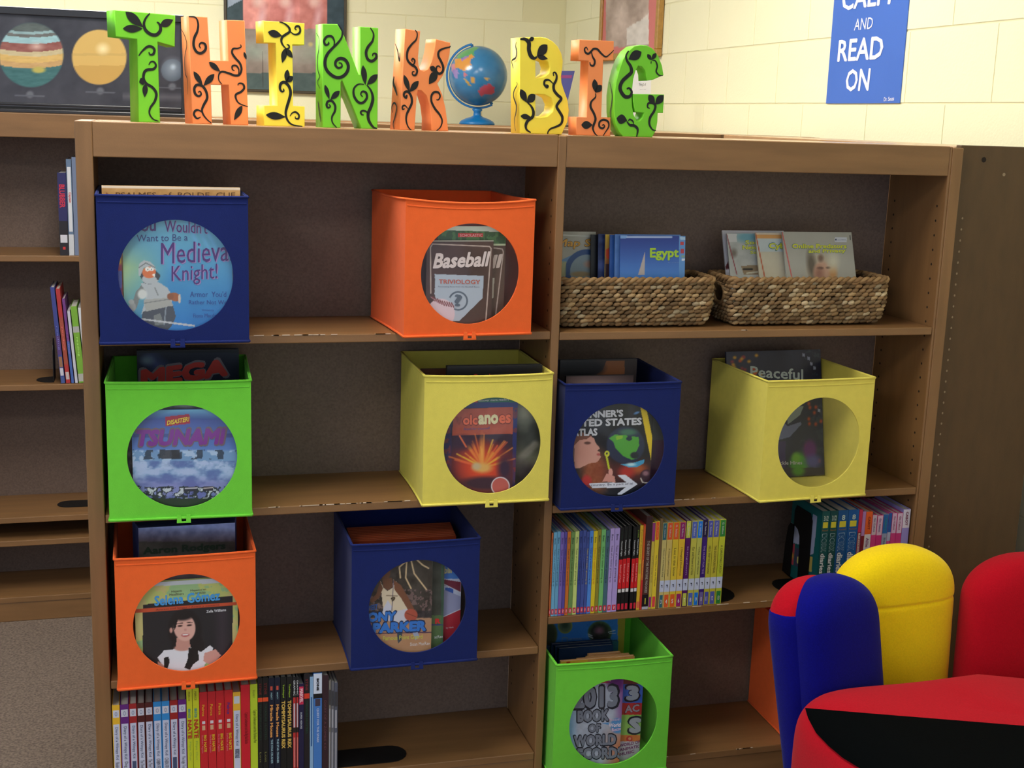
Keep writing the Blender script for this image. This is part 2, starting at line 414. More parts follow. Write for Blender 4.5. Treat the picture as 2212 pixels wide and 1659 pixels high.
def ribbon(mb, pts, wd, fn, dep, c=None, taper=.35):
    n = len(pts); V = []
    for i, p in enumerate(pts):
        a = pts[max(i-1, 0)]; b = pts[min(i+1, n-1)]; t = b-a; t = t/(np.linalg.norm(t)+1e-12); nn = np.array((-t[1], t[0]))
        f = min(1, taper+(1-taper)*min(i, n-1-i)/(n*.3)) if n > 3 else 1
        V += [fn(*(p+nn*wd*f/2), dep), fn(*(p-nn*wd*f/2), dep)]
    mb.add(V, [(2*i, 2*i+1, 2*i+3, 2*i+2) for i in range(n-1)], c)
def leaf(mb, a, b, wd, fn, dep, c=None):
    a = np.array(a, float); b = np.array(b, float); t = b-a; L = np.linalg.norm(t); t /= L; nn = np.array((-t[1], t[0])); P = []
    for k in range(0, 11):
        q = k/10; P.append(a+t*L*q+nn*wd/2*math.sin(math.pi*q**.85))
    for k in range(9, 0, -1):
        q = k/10; P.append(a+t*L*q-nn*wd/2*math.sin(math.pi*q**.85))
    mb.add([fn(*p, dep) for p in P], [tuple(range(len(P)))], c)

# ------------------------------------------------------------------ THINK BIG letters
GREEN = mat('letter_green', (112, 198, 44), .5, .4, noise=(12, .06)); ORANGE = mat('letter_orange', (240, 140, 82), .5, .4, noise=(12, .05))
YELLOW = mat('letter_yellow', (244, 222, 72), .5, .4, noise=(12, .05))
def letter(name, label, m, crop, ppx, theta, outline, holes_, strokes, leaves, sst=(), slf=(), depth=.04):
    th = math.radians(theta); P0 = at(ppx[0], ppx[1], 1, ppx[2]); P0[2] = H
    root = empty(name, P0, th); tag(root, label, 'letter', 'painted letters on top of the bookcase')
    bpy.context.view_layer.update()
    U = np.array((math.cos(th), math.sin(th), 0)); V = np.array((0, 0, 1.0)); S = Surf(P0, U, V, crop, root)
    cu = bpy.data.curves.new('l', 'CURVE'); cu.dimensions = '2D'; cu.fill_mode = 'BOTH'; cu.extrude = depth/2-.0012; cu.bevel_depth = .0012; cu.bevel_resolution = 1
    cu.offset = -.0012
    zmin = min(S.uv(*q)[1] for q in outline)
    k = None
    for poly in [outline]+list(holes_):
        sp = cu.splines.new('POLY'); sp.points.add(len(poly)-1); sp.use_cyclic_u = True
        for i, q in enumerate(poly):
            u, v = S.uv(*q); v = v-0.0
            if abs(v) < .010: v = 0.0
            sp.points[i].co = (u, v, 0, 1)
    ob = bpy.data.objects.new('l', cu); me = bpy.data.meshes.new_from_object(ob); bpy.data.objects.remove(ob); bpy.data.curves.remove(cu)
    n = len(me.vertices); co = np.zeros(n*3); me.vertices.foreach_get('co', co); co = co.reshape(-1, 3)
    new = np.stack([co[:, 0], -co[:, 2]+depth/2, np.maximum(co[:, 1], 0)], 1).astype(np.float32)   # front face at local y=0
    me.vertices.foreach_set('co', new.ravel()); me.update(); me.materials.clear()
    link('letter_body', me, root, m)
    mb = MB(); g = lambda p: S.uv(*p); sc = np.linalg.norm(g((600, 600))-g((700, 600)))/100
    for s_ in strokes: ribbon(mb, [g(p) for p in catmull(s_[0], 5)], s_[1]*sc*1.18, S.pt, .0007)
    for a, b, wd in leaves: leaf(mb, g(a), g(b), wd*sc, S.pt, .0009)
    mb.build('painted_vine', BLACKP, root)
    if sst or slf:
        x0 = min(S.uv(*q)[0] for q in outline)
        Ss = Surf(P0+U*x0, (U[1], -U[0], 0), V, crop, root) # left side plane; faces away from U
        mb = MB(); g2 = lambda p: Ss.uv(*p)
        cl = lambda p: np.array((min(max(p[0], -depth+.002), -.001), max(p[1], .001)))
        for s_ in sst: ribbon(mb, [cl(g2(p)) for p in catmull(s_[0], 5)], s_[1]*sc*1.5, lambda u, v, d: Ss.pt(u, v, -abs(d)) if (Ss.N@U) > 0 else Ss.pt(u, v, abs(d)), .0008)
        mb.build('painted_vine', BLACKP, root)
    return root
c4 = (230, 10, 6.144); c5 = (540, 30, 6.507); c6 = (830, 50, 6.771); c7 = (1090, 60, 6.144)
letter('letter_t', 'green wooden letter T with black vines, leftmost of the letters', GREEN, c4, (299.2, 260.3, .045), 22,
 [(105,72),(915,140),(910,562),(683,495),(715,1550),(425,1538),(405,458),(120,424)], [],
 [([(575,115),(520,180),(495,260),(520,340),(590,395),(660,400),(710,350),(715,290),(690,245),(665,235)],36),
  ([(560,630),(580,665),(620,655),(635,600),(600,560),(540,560),(470,620),(425,680)],28),
  ([(560,800),(585,760),(630,760),(655,810),(620,855),(540,865),(500,900),(490,980),(530,1050),(610,1100),(660,1180),(640,1280),(580,1370),(570,1450),(620,1520),(690,1546)],30)],
 [((250,92),(485,300),115),((215,318),(480,320),95),((710,280),(885,200),95),((505,1010),(430,1030),90),((515,1050),(505,1230),72)])
letter('letter_h', 'orange wooden letter H with black vines, first orange letter from the left', ORANGE, c4, (415.5, 266.0, .045), 18,
 [(1085,152),(1342,165),(1380,742),(1612,742),(1592,203),(1835,212),(1887,1597),(1648,1588),(1620,1066),(1387,1060),(1403,1577),(1140,1573)], [],
 [([(1090,158),(1180,170),(1215,250),(1205,350),(1165,440),(1155,540),(1190,620),(1250,645),(1310,600),(1310,530),(1260,505),(1230,540),(1250,580)],30),
  ([(1215,1165),(1240,1150),(1255,1190),(1220,1215),(1175,1180),(1165,1110),(1200,1065),(1270,1080),(1320,1150),(1335,1240),(1290,1330),(1265,1400),(1290,1470),(1340,1530),(1390,1570)],30),
  ([(1250,1490),(1200,1510),(1160,1460),(1175,1410),(1220,1400),(1270,1430)],26),
  ([(1775,530),(1785,560),(1740,580),(1680,585),(1665,640),(1710,710),(1770,780),(1790,860),(1760,930),(1700,940),(1620,910),(1530,890),(1490,930),(1490,1000),(1530,1056)],26),
  ([(1700,875),(1670,860),(1670,815),(1720,810),(1755,860),(1750,920)],20),
  ([(1740,1070),(1760,1045),(1810,1055),(1825,1110),(1780,1160),(1720,1190),(1715,1240),(1760,1310),(1876,1355)],26)],
 [((1155,885),(1275,1075),72),((1430,920),(1285,1080),82),((1358,762),(1510,890),76),((1800,1340),(1690,1535),82),((1822,628),(1856,730),40)],
 [([(1000,330),(1050,430),(1070,540),(1045,700),(1050,900),(1080,1000),(1085,1190)],16)])
letter('letter_i', 'yellow wooden letter I with black vines between the H and the N', YELLOW, c5, (570.0, 271.0, .045), 16,
 [(185,95),(768,132),(766,440),(600,432),(609,1290),(772,1303),(772,1592),(195,1568),(195,1288),(380,1285),(360,410),(190,405)], [],
 [([(410,112),(480,135),(545,190),(555,250),(500,290),(450,330),(440,390),(470,450),(520,500)],28),
  ([(560,240),(610,285),(670,285),(705,240),(690,180),(650,175),(630,205),(655,225)],24),([(515,430),(545,445),(545,480),(500,490)],20),
  ([(465,1050),(475,1080),(445,1090),(420,1050),(430,985),(480,960),(540,1010),(570,1100),(550,1200),(520,1300),(500,1400),(530,1500),(600,1560),(735,1583)],34),
  ([(560,1440),(590,1395),(640,1380),(685,1420),(680,1470),(640,1470),(635,1440)],22)],
 [((250,255),(450,310),95),((500,480),(450,690),78),((500,490),(600,620),76),((525,780),(510,970),76),((604,880),(500,960),80),((220,1420),(500,1450),98)],
 [([(265,520),(325,640),(310,760),(290,870),(300,980),(330,1040)],12)])
letter('letter_n', 'green wooden letter N with big black spiral vine', GREEN, c5, (696.9, 275.5, .04), 12,
 [(1020,140),(1230,143),(1330,320),(1530,852),(1545,850),(1545,178),(1805,198),(1795,1622),(1565,1612),(1295,935),(1280,960),(1275,1607),(1020,1597)], [],
 [([(1240,155),(1290,230),(1290,320),(1240,400),(1160,480),(1090,560),(1055,650),(1060,750),(1110,830),(1200,890),(1290,885),(1360,820),(1380,730),(1340,650),(1270,625),(1210,660),(1200,720),(1240,760),(1290,740),(1280,695),(1245,690)],38),
  ([(1170,470),(1185,390),(1150,320),(1080,320),(1040,380),(1060,435),(1105,420),(1100,390)],28),
  ([(1690,196),(1735,280),(1720,380),(1660,460),(1630,540),(1650,630),(1710,665),(1770,620),(1770,565),(1730,560),(1720,595)],34),
  ([(1600,990),(1520,990),(1460,1050),(1460,1150),(1520,1240),(1590,1245),(1640,1180),(1630,1110),(1580,1090),(1555,1130),(1585,1165)],30),
  ([(1640,1000),(1700,1080),(1725,1190),(1700,1300),(1660,1400),(1670,1500),(1730,1590),(1785,1612)],38),
  ([(1600,1420),(1570,1415),(1555,1380),(1590,1360),(1640,1380),(1655,1430)],24),
  ([(1105,1270),(1130,1300),(1095,1320),(1075,1280),(1095,1230),(1150,1225),(1195,1290),(1190,1370),(1150,1450),(1160,1530),(1220,1600)],28)],
 [((1585,720),(1620,1000),84),((1793,850),(1640,1000),92),((1050,995),(1115,1200),62),((1260,1080),(1125,1210),78)],
 [([(935,270),(975,350),(970,500),(950,650),(960,800),(985,880),(950,960),(990,1050)],14),([(960,1230),(975,1350),(1000,1520)],24)])
letter('letter_k', 'orange wooden letter K with curved arms, left of the globe', ORANGE, c6, (862.5, 282.6, .035), 17,
 [(305,80),(530,118),(497,500),(505,620),(530,685),(580,703),(640,670),(690,560),(725,430),(745,300),(752,232),(970,285),(960,450),(925,600),(860,770),(780,885),(850,1040),(900,1250),(940,1588),(685,1582),(690,1400),(665,1200),(620,1060),(545,985),(495,985),(478,1060),(445,1585),(220,1575)], [],
 [([(450,100),(480,150),(465,240),(400,310),(345,390),(330,480),(345,550),(400,610),(450,640),(480,700),(455,760),(415,755),(410,715),(440,710)],26),
  ([(395,600),(430,600),(445,550),(420,520),(400,540),(415,565)],20),
  ([(960,330),(955,350),(870,370),(800,410),(790,480),(830,560),(860,640),(850,710),(800,740),(760,700),(765,640),(800,630),(820,655)],28),
  ([(310,1070),(330,1055),(320,1095),(285,1060),(300,1010),(350,1005),(395,1080),(400,1170),(360,1260),(325,1340),(320,1430),(350,1520),(405,1575)],28),
  ([(300,1250),(270,1260),(265,1220),(300,1205),(345,1250)],20),
  ([(760,1120),(790,1120),(815,1070),(790,1015),(730,1010),(690,1060),(690,1150),(740,1250),(810,1340),(845,1430),(820,1520),(760,1575)],26)],
 [((665,640),(760,700),74),((770,700),(650,895),112),((285,755),(370,1010),72),((500,845),(365,1010),82)],
 [([(165,300),(200,400),(225,550),(250,480),(240,430)],18),([(150,780),(140,880),(170,970),(195,1060)],34),([(130,1310),(115,1230),(150,1165),(185,1230),(160,1380),(135,1470),(150,1560)],18)])
letter('letter_b', 'yellow wooden letter B with black vines, right of the globe', YELLOW, c7, (1122.6, 284.8, .035), 11,
 [(200,130),(480,122),(560,135),(640,180),(705,245),(755,340),(775,440),(768,540),(752,640),(758,730),(790,830),(835,950),(855,1100),(835,1250),(760,1360),(650,1412),(560,1420),(200,1382)],
 [[(412,405),(500,412),(575,450),(603,530),(590,600),(530,650),(412,672)],[(412,880),(530,885),(615,930),(655,1020),(640,1110),(570,1175),(480,1190),(412,1190)]],
 [([(205,150),(270,152),(320,200),(320,290),(345,370),(390,405),(430,385)],44),
  ([(650,640),(645,600),(670,595),(690,640),(680,700),(650,760),(655,830),(700,890),(750,940),(710,1000),(690,1050),(730,1120),(765,1190),(750,1270),(690,1310),(610,1340),(575,1380),(570,1415)],30),
  ([(550,755),(575,770),(560,790),(525,750),(535,700),(590,695),(645,745)],24),
  ([(300,990),(350,1040),(380,1110),(370,1180),(310,1230),(280,1290),(290,1350),(345,1390)],32)],
 [((565,225),(425,380),112),((430,380),(572,412),60),((388,132),(315,175),50),((208,815),(290,990),84),((405,885),(290,995),96),((208,1170),(350,1190),62)],
 [([(165,185),(150,240),(165,320),(150,400),(100,440),(120,540)],16),([(165,720),(170,760),(130,840),(125,920),(160,1030),(155,1130),(135,1230),(150,1370)],16)])
letter('letter_i', 'orange wooden letter I with black vines between the B and the G', ORANGE, c7, (1244.6, 294.4, .03), 6,
 [(992,155),(1452,178),(1447,434),(1312,430),(1285,1188),(1408,1190),(1405,1450),(950,1440),(950,1182),(1088,1185),(1115,438),(978,432)], [],
 [([(1105,300),(1085,260),(1060,280),(1070,325),(1110,345),(1150,310),(1180,280),(1230,285),(1280,340),(1340,385),(1390,355),(1448,297)],22),
  ([(1150,315),(1165,380),(1195,440),(1180,500),(1140,495),(1130,455)],22),
  ([(1205,870),(1205,920),(1150,980),(1140,1050),(1180,1130),(1205,1210),(1180,1290),(1170,1340),(1195,1400),(1240,1442)],26),
  ([(1290,1300),(1310,1285),(1325,1310),(1295,1335),(1255,1310),(1260,1250),(1310,1220),(1370,1245),(1380,1310),(1340,1380),(1300,1440)],22)],
 [((1190,680),(1205,860),78),((1286,762),(1200,860),88),((1015,1290),(1165,1290),98)])
letter('letter_g', 'green wooden letter G with black vines, rightmost of the letters', GREEN, c7, (1352, 299, .03), 4,
 [(1890,235),(1960,270),(2040,370),(2090,500),(2112,630),(2050,655),(1970,690),(1885,703),(1880,620),(1860,560),(1820,515),(1775,508),(1740,570),(1710,680),(1697,800),(1688,900),(1695,1040),(1712,1150),(1755,1235),(1790,1235),(1830,1195),(1850,1128),(1728,1115),(1712,1000),(1706,878),(2120,885),(2105,1130),(2035,1130),(2030,1250),(2010,1360),(1960,1450),(1890,1468),(1640,1462),(1570,1430),(1515,1370),(1475,1270),(1455,1120),(1455,900),(1480,720),(1520,560),(1570,420),(1640,310),(1720,245),(1800,228)], [],
 [([(1645,305),(1610,370),(1625,440),(1670,510),(1680,590),(1620,650),(1560,710),(1530,790),(1550,860),(1600,915),(1660,910),(1685,850),(1650,800),(1620,815)],40),
  ([(1955,430),(2000,440),(2025,510),(2010,580),(2050,630),(2100,634)],18),([(1940,480),(1945,440)],10),
  ([(1620,1240),(1660,1290),(1720,1300),(1765,1350),(1750,1450)],30),([(1640,1240),(1660,1215),(1700,1240),(1710,1280)],18),
  ([(1925,1070),(1895,1050),(1910,1000),(1970,1000),(2000,1040),(1980,1110),(1930,1190),(1920,1280),(1960,1350),(2008,1365)],28)],
 [((1815,320),(1640,420),120),((1892,352),(1950,430),52),((2010,335),(1950,425),56),((1485,1200),(1625,1230),120),((1910,890),(1990,1010),88),((2108,895),(1995,1020),98)],
 [([(1400,720),(1430,880),(1425,1000),(1405,1130),(1420,1260)],18)])

# ------------------------------------------------------------------ globe
gr = empty('globe', (1.64, 3.62, 1.492)); tag(gr, 'blue desk globe on a blue stand behind the gap between K and B', 'globe')
def globe_colors():
    n, m_ = 96, 64; V = []; F = []; R_ = .138
    for i in range(m_+1):
        ph_ = math.pi*i/m_
        for j in range(n):
            t = 2*math.pi*j/n; V.append((math.sin(ph_)*math.cos(t), math.sin(ph_)*math.sin(t), math.cos(ph_)))
    for i in range(m_):
        for j in range(n): F.append((i*n+j, (i+1)*n+j, (i+1)*n+(j+1) % n, i*n+(j+1) % n))
    V = np.array(V); v = np.array((1.515, 6.09, 0)); v /= np.linalg.norm(v); rr = np.array((v[1], -v[0], 0))
    a = V@rr; b = V[:, 2]; f = V@v
    X = 1400+a*437; Y = 788-b*443; back = f > 0; X = np.where(back, X+9000, X)
    p = Pt(X, Y); p.fill((54, 124, 176)).noise(90, 10, 3)
    p.poly([(1060,530),(1130,450),(1250,400),(1330,365),(1410,375),(1340,430),(1330,500),(1260,490),(1200,530),(1100,550)], (95, 165, 105))
    p.poly([(1040,560),(1130,560),(1240,520),(1300,480),(1330,520),(1280,570),(1290,650),(1230,720),(1170,730),(1120,700),(1060,690)], (215, 150, 70))
    p.poly([(1130,560),(1240,500),(1250,530),(1160,585)], (150, 120, 185)).poly([(990,640),(1050,620),(1060,720),(1010,740)], (200, 130, 150))
    p.poly([(1010,720),(1100,720),(1110,760),(1080,860),(1040,800)], (150, 130, 190)).poly([(1165,745),(1220,760),(1240,800),(1200,815)], (200, 110, 110))
    p.ell(1325, 860, 28, 45, (205, 160, 80)).line([(1205,850),(1280,940)], 22, (200, 160, 70), 6).ell(1525, 838, 38, 17, (205, 165, 85))
    p.poly([(1405,1030),(1450,950),(1530,920),(1570,910),(1600,930),(1650,960),(1640,1040),(1590,1060),(1540,1050),(1450,1095)], (190, 80, 100))
    p.poly([(9000+x, y) for x, y in ((1150,500),(1500,450),(1600,800),(1400,1100),(1200,800))], (190, 160, 90))
    me = mesh('sphere', V*R_+np.array((0, 0, .226)), F, attr_mat('globe_print', .22, .5), gr, True, lin(p.c)); return v, rr
gv, grr = globe_colors()
GB = mat('globe_blue_plastic', (18, 110, 176), .35, .5)
mb = MB(); arc = []
for k in range(34):
    q = math.radians(103+(298-103)*k/33); arc.append(np.array((0, 0, .226))+grr*.147*math.cos(q)+np.array((0, 0, 1))*.147*math.sin(q))
V = []
for i, p in enumerate(arc):
    r0 = (p-np.array((0, 0, .226))); r0 /= np.linalg.norm(r0)
    for dr, dy in ((-.004, -.008), (.006, -.008), (.006, .008), (-.004, .008)): V.append(p+r0*dr+gv*dy)
F = [(4*i+a, 4*i+(a+1) % 4, 4*i+4+(a+1) % 4, 4*i+4+a) for i in range(33) for a in range(4)]+[(0, 1, 2, 3), (132, 135, 134, 133)]
mb.add(V, F); mb.build('meridian_arm', GB, gr, bevel=.0015)
mb = MB().lathe([(.084, 0), (.085, .006), (.078, .016), (.055, .028), (.030, .036), (.019, .042), (.017, .060), (.026, .070), (.012, .078)], 40)
mb.build('stand', GB, gr, True)
mb = MB(); tp = arc[0]; mb.tube([tp-grr*.002, tp-(tp-np.array((0, 0, .226)))*.09], .007, 10); tp = arc[-1]; mb.tube([tp, tp-(tp-np.array((0, 0, .226)))*.09], .007, 10)
mb.build('axis_pin', GB, gr)

# ------------------------------------------------------------------ planets board on the second row
pb = empty('planet_board', (-.3, 1.42, H)); tag(pb, 'long black framed planet board standing behind the letter T', 'picture')
S = Surf((-.3, 1.42, H), (1, 0, 0), (0, 0, 1), (0, 20, 5.267), pb)
MB().box(-.75, .532, .002, .014, .0, .282).build('backing', BLACKM, pb)
def planets(p):
    p.fill((62, 62, 72)).noise(260, 22, 5)
    for (cx, cy, r) in ((355, 520, 365),):
        p.ell(cx, cy, r, r, (60, 95, 100), soft=.03)
        m = np.clip(1-(np.hypot(p.X-cx, p.Y-cy)/r-1+.02)/.04, 0, 1); Yw = p.Y+(p.X-cx)**2/3600
        for y0, y1, c in ((120,235,(92,102,100)),(235,265,(150,180,185)),(265,300,(110,110,108)),(300,375,(160,200,208)),(375,465,(150,90,82)),(465,520,(205,190,150)),(520,590,(222,185,110)),(590,650,(205,165,110)),(650,1000,(62,110,112))):
            p.mix(m*((Yw >= y0+20) & (Yw < y1+20)), c)
        p.noise(80, 16, 9, m, 4); p.ell(440, 690, 75, 35, (190, 178, 90), soft=.3); p.ell(415, 425, 60, 35, (235, 205, 195), soft=.9, a=.8)
    p.ell(1130, 545, 310, 312, (222, 184, 104), soft=.02); m = p.box(820, 0, 1440, 2000)*np.clip(1-(np.hypot(p.X-1130, p.Y-545)/310-1+.02)/.04, 0, 1)
    p.mix(m*((p.Y > 500) & (p.Y < 530))*.5, (200, 165, 95)).mix(m*(p.Y > 640)*.6, (196, 152, 74)).ell(1170, 450, 55, 50, (255, 240, 190), soft=.8, a=.9)
    p.ell(1960, 695, 128, 128, (84, 94, 108), soft=.03).ell(1965, 670, 80, 80, (150, 164, 180), soft=.9, a=.9).ell(1970, 655, 24, 24, (190, 205, 220), soft=.8)
    for cx, cy in ((340, 970), (1140, 930), (1960, 880)): p.ell(cx, cy, 42, 40, (105, 108, 118), soft=.3).line([(cx-165, cy+10), (cx+165, cy+20)], 9, (92, 95, 106), 5)
    p.mix(np.clip(1-abs(p.Y-985-(p.X-1150)*.02)/60, 0, 1)*.35*(p.X > 1400), (150, 150, 160))
S.paint('planet_print', -.74, .522, .016, .262, planets, .0005, 420, 110, attr_mat('board_print', .3, .2))
f = MB().box(-.75, .532, -.012, .004, 0, .010).box(-.75, .532, -.012, .004, .262, .282).box(.522, .532, -.012, .004, .010, .262).box(-.75, -.74, -.012, .004, .01, .262)
f.box(-.74, .522, -.004, .004, .020, .027); f.build('frame', mat('glossy_black_frame', (38, 38, 44), .25, .6), pb, bevel=.002, seg=2)

# ------------------------------------------------------------------ framed pictures and poster on the walls
fr = empty('framed_picture', (.49, WY, 1.612)); tag(fr, 'dark green matted picture of pale pink figures on the back wall', 'picture')
S = Surf((.49, WY-.018, 1.612), (1, 0, 0), (0, 0, 1), (440, 0, 5.267), fr)
def pinkart(p):
    p.fill((138, 126, 118)).noise(300, 26, 2)
    p.rect(-2000, -9000, 445, 2000, (52, 72, 80)).rect(1400, -9000, 3000, 2000, (52, 72, 84)).rect(-900, 830, 3000, 3000, (70, 88, 88))
    p.poly([(280,80),(440,0),(440,-200),(280,-200)], (150, 165, 185))
    for x0, x1, c in ((445, 750, (214, 140, 132)), (750, 1090, (206, 128, 124)), (1090, 1400, (196, 122, 116))):
        p.rect(x0, -9000, x1, 330, c)
    m = p.box(445, -9000, 1400, 340); p.noise(120, 34, 6, m)
    for cx in (620, 930, 1260): p.ell(cx, 20, 60, 60, (232, 190, 184), soft=.6).ell(cx+40, 200, 40, 130, (226, 178, 186), 10, .7, .8)
    p.ell(620, 580, 150, 90, (120, 145, 135), soft=.5, a=.8).ell(1190, 590, 190, 100, (140, 152, 138), soft=.5, a=.8).ell(1215, 505, 26, 24, (226, 205, 110), soft=.4)
    p.ell(900, 560, 520, 240, (165, 160, 150), soft=.12, a=.25).noise(60, 14, 8)
S.paint('picture_print', .012, .572, .012, .94, pinkart, .0, 120, 190, MATTE)
f = MB().box(0, .584, -.026, -.002, 0, .013).box(0, .584, -.026, -.002, .939, .952).box(0, .013, -.026, -.002, .013, .939).box(.571, .584, -.026, -.002, .013, .939)
f.build('frame', mat('dark_bronze_frame', (62, 52, 34), .4, .6), fr, bevel=.003)
MB().box(.013, .571, -.016, -.002, .013, .939).build('backing', BLACKM, fr)

fr = empty('framed_picture', (WX, 3.477, 1.79)); tag(fr, 'gold framed pink abstract picture on the right wall behind the G', 'picture')
S = Surf((WX-.018, 3.30, 1.79), (0, -1, 0), (0, 0, 1), (1180, 0, 5.353), fr)
def pinkart2(p):
    p.fill((206, 120, 118)); p.rect(690, -4000, 1185, 545, (186, 168, 158)); m = p.box(690, -4000, 1185, 545)
    p.noise(170, 60, 4, m, .5); p.poly([(930,520),(930,330),(1000,280),(1100,230),(1185,150),(1185,520)], (214, 208, 202)); p.noise(60, 22, 11, m)
y0 = at(1295, 105, 0, WX-.02)[1]; y1 = at(1421, 118, 0, WX-.02)[1]; zb = at(1421, 130, 0, WX-.02)[2]; zb = 1.80
fr.location = (WX, y0, zb); S = Surf((WX-.018, y0, zb), (0, -1, 0), (0, 0, 1), (1180, 0, 5.353), fr); L_ = y0-y1
S.paint('picture_print', .03, L_-.03, .03, .77, pinkart2, 0, 110, 110, MATTE)
f = MB(); a = .03
for (ya, yb_, za, zc) in ((0, L_, 0, a), (0, L_, .77, .80), (0, a, a, .77), (L_-a, L_, a, .77)): f.box(-.028, -.002, -yb_, -ya, za, zc)
f.build('frame', mat('gold_frame', (168, 126, 60), .35, .6, noise=(60, .15)), fr, bevel=.003)
MB().box(-.016, -.002, -L_+.03, -.03, .03, .77).build('backing', BLACKM, fr)

po = empty('wall_poster', (WX, 1.294, 1.606)); tag(po, 'blue poster with white lettering ending READ ON on the right wall', 'poster')
S = Surf((WX-.003, 1.294, 1.606), (0, -1, 0), (0, 0, 1), (1740, 0, 6.912), po)
MB().box(-.003, -.0005, -.424, 0, 0, .66).build('sheet', mat('poster_blue', (66, 108, 196), .45, .3, noise=(3, .04)), po)
Wt = (226, 230, 248)
S.texts('lettering', [('CALM', 535, 165, 1270, 66, 330, Wt, .022, 40), ('AND', 727, 455, 1000, 428, 172, Wt, .012, 20), ('READ', 476, 926, 1150, 880, 330, Wt, .022, 30),
   ('ON', 590, 1370, 945, 1358, 335, Wt, .022, 35), ('Dr. Seuss', 1172, 1515, 1325, 1500, 62, Wt, .02, 6)], .0008, MATTE)
mb = MB()  # upper lines continue above the frame of the photograph
for s_, v, hh, u0, uw in (('AND', .44, .0, 0, 0),): pass
put_text(mb, 'KEEP', (.10, .405), (.225, 0), (0, .062), S.pt, .0011, Wt, .022); mb.build('lettering', MATTE, po)

# things standing on the far cases
pk = empty('display_book', (2.02, 3.56, 1.492)); tag(pk, 'purple and pink display book standing behind the orange letter I', 'book')
S = Surf((1.94, 3.57, 1.492), (1, 0, 0), (0, 0, 1), (1180, 0, 5.353), pk)
q = [S.uv(*p) for p in ((120, 820), (330, 820), (250, 1160), (130, 1300))]
q = [(a, max(b, .01)) for a, b in q]; P1 = [S.pt(a, b, 0) for a, b in q]; P2 = [S.pt(a, b, -.02) for a, b in q]
MB().add(P1+P2, [(0, 3, 2, 1), (4, 5, 6, 7), (0, 1, 5, 4), (1, 2, 6, 5), (2, 3, 7, 6), (3, 0, 4, 7)]).build('cover', mat('purple_cover', (92, 96, 176), .4), pk)
q = [S.uv(*p) for p in ((150, 870), (300, 870), (290, 905), (145, 905))]
MB().add([S.pt(a, b, .001) for a, b in q], [(3, 2, 1, 0)]).build('cover_band', mat('pink_band', (170, 80, 150), .4), pk)
mb = MB()
for sx in (-.04, .05): mb.tube([(sx, -.03, .006), (sx, .03, .006), (sx, .06, .12)], .006, 6)
mb.build('wire_stand', BLACKM, pk)
cdr = empty('notice_card', (1.95, 2.3, 1.497)); tag(cdr, 'white notice card in a stand seen through the letter G', 'card')
S = Surf((1.905, 2.3, 1.497), (1, 0, 0), (0, 0, 1), (1180, 0, 5.353), cdr)
ua, _ = S.uv(985, 900); ub, vb = S.uv(1222, 800); 
MB().box(ua-.045, ub-.045, 0, .004, .03, max(vb, .21)+.03).build('card', mat('card_white', (225, 226, 232), .5), cdr)
MB().box(ua-.045, ub-.045, -.03, .03, 0, .008).box(ua-.045, ub-.045, -.004, -.001, .008, .05).build('stand_foot', BLACKM, cdr, bevel=.002)
S.texts('lettering', [('Thing 2 of', 1070, 1000, 1150, 1000, 40, (90, 90, 100), .01), ('hope  to  read', 1080, 1040, 1150, 1040, 14, (150, 150, 160), 0)], .001, MATTE)

# ------------------------------------------------------------------ fabric storage bins
BW, BD, BH = .262, .258, .266
FAB = {'navy': mat('navy_fabric', (16, 32, 96), .85, .25, noise=(60, .05), bump=(900, .25), sheen=.05),
       'orange': mat('orange_fabric', (240, 102, 44), .85, .25, noise=(60, .03), bump=(900, .25), sheen=.04),
       'green': mat('green_fabric', (112, 210, 62), .85, .25, noise=(60, .03), bump=(900, .25), sheen=.04),
       'yellow': mat('yellow_fabric', (226, 212, 96), .85, .25, noise=(60, .03), bump=(900, .25), sheen=.04)}
FILM = bpy.data.materials.new('clear_film'); FILM.use_nodes = True; _n = FILM.node_tree; _n.nodes.clear()
_t = _n.nodes.new('ShaderNodeBsdfTransparent'); _t.inputs[0].default_value = (.985, .99, 1, 1)
_g = _n.nodes.new('ShaderNodeBsdfGlossy'); _g.inputs['Roughness'].default_value = .08
_x = _n.nodes.new('ShaderNodeMixShader'); _x.inputs[0].default_value = .035; _o = _n.nodes.new('ShaderNodeOutputMaterial')
_n.links.new(_t.outputs[0], _x.inputs[1]); _n.links.new(_g.outputs[0], _x.inputs[2]); _n.links.new(_x.outputs[0], _o.inputs[0])
HCX, HCZ, HR = .005, .128, .1002
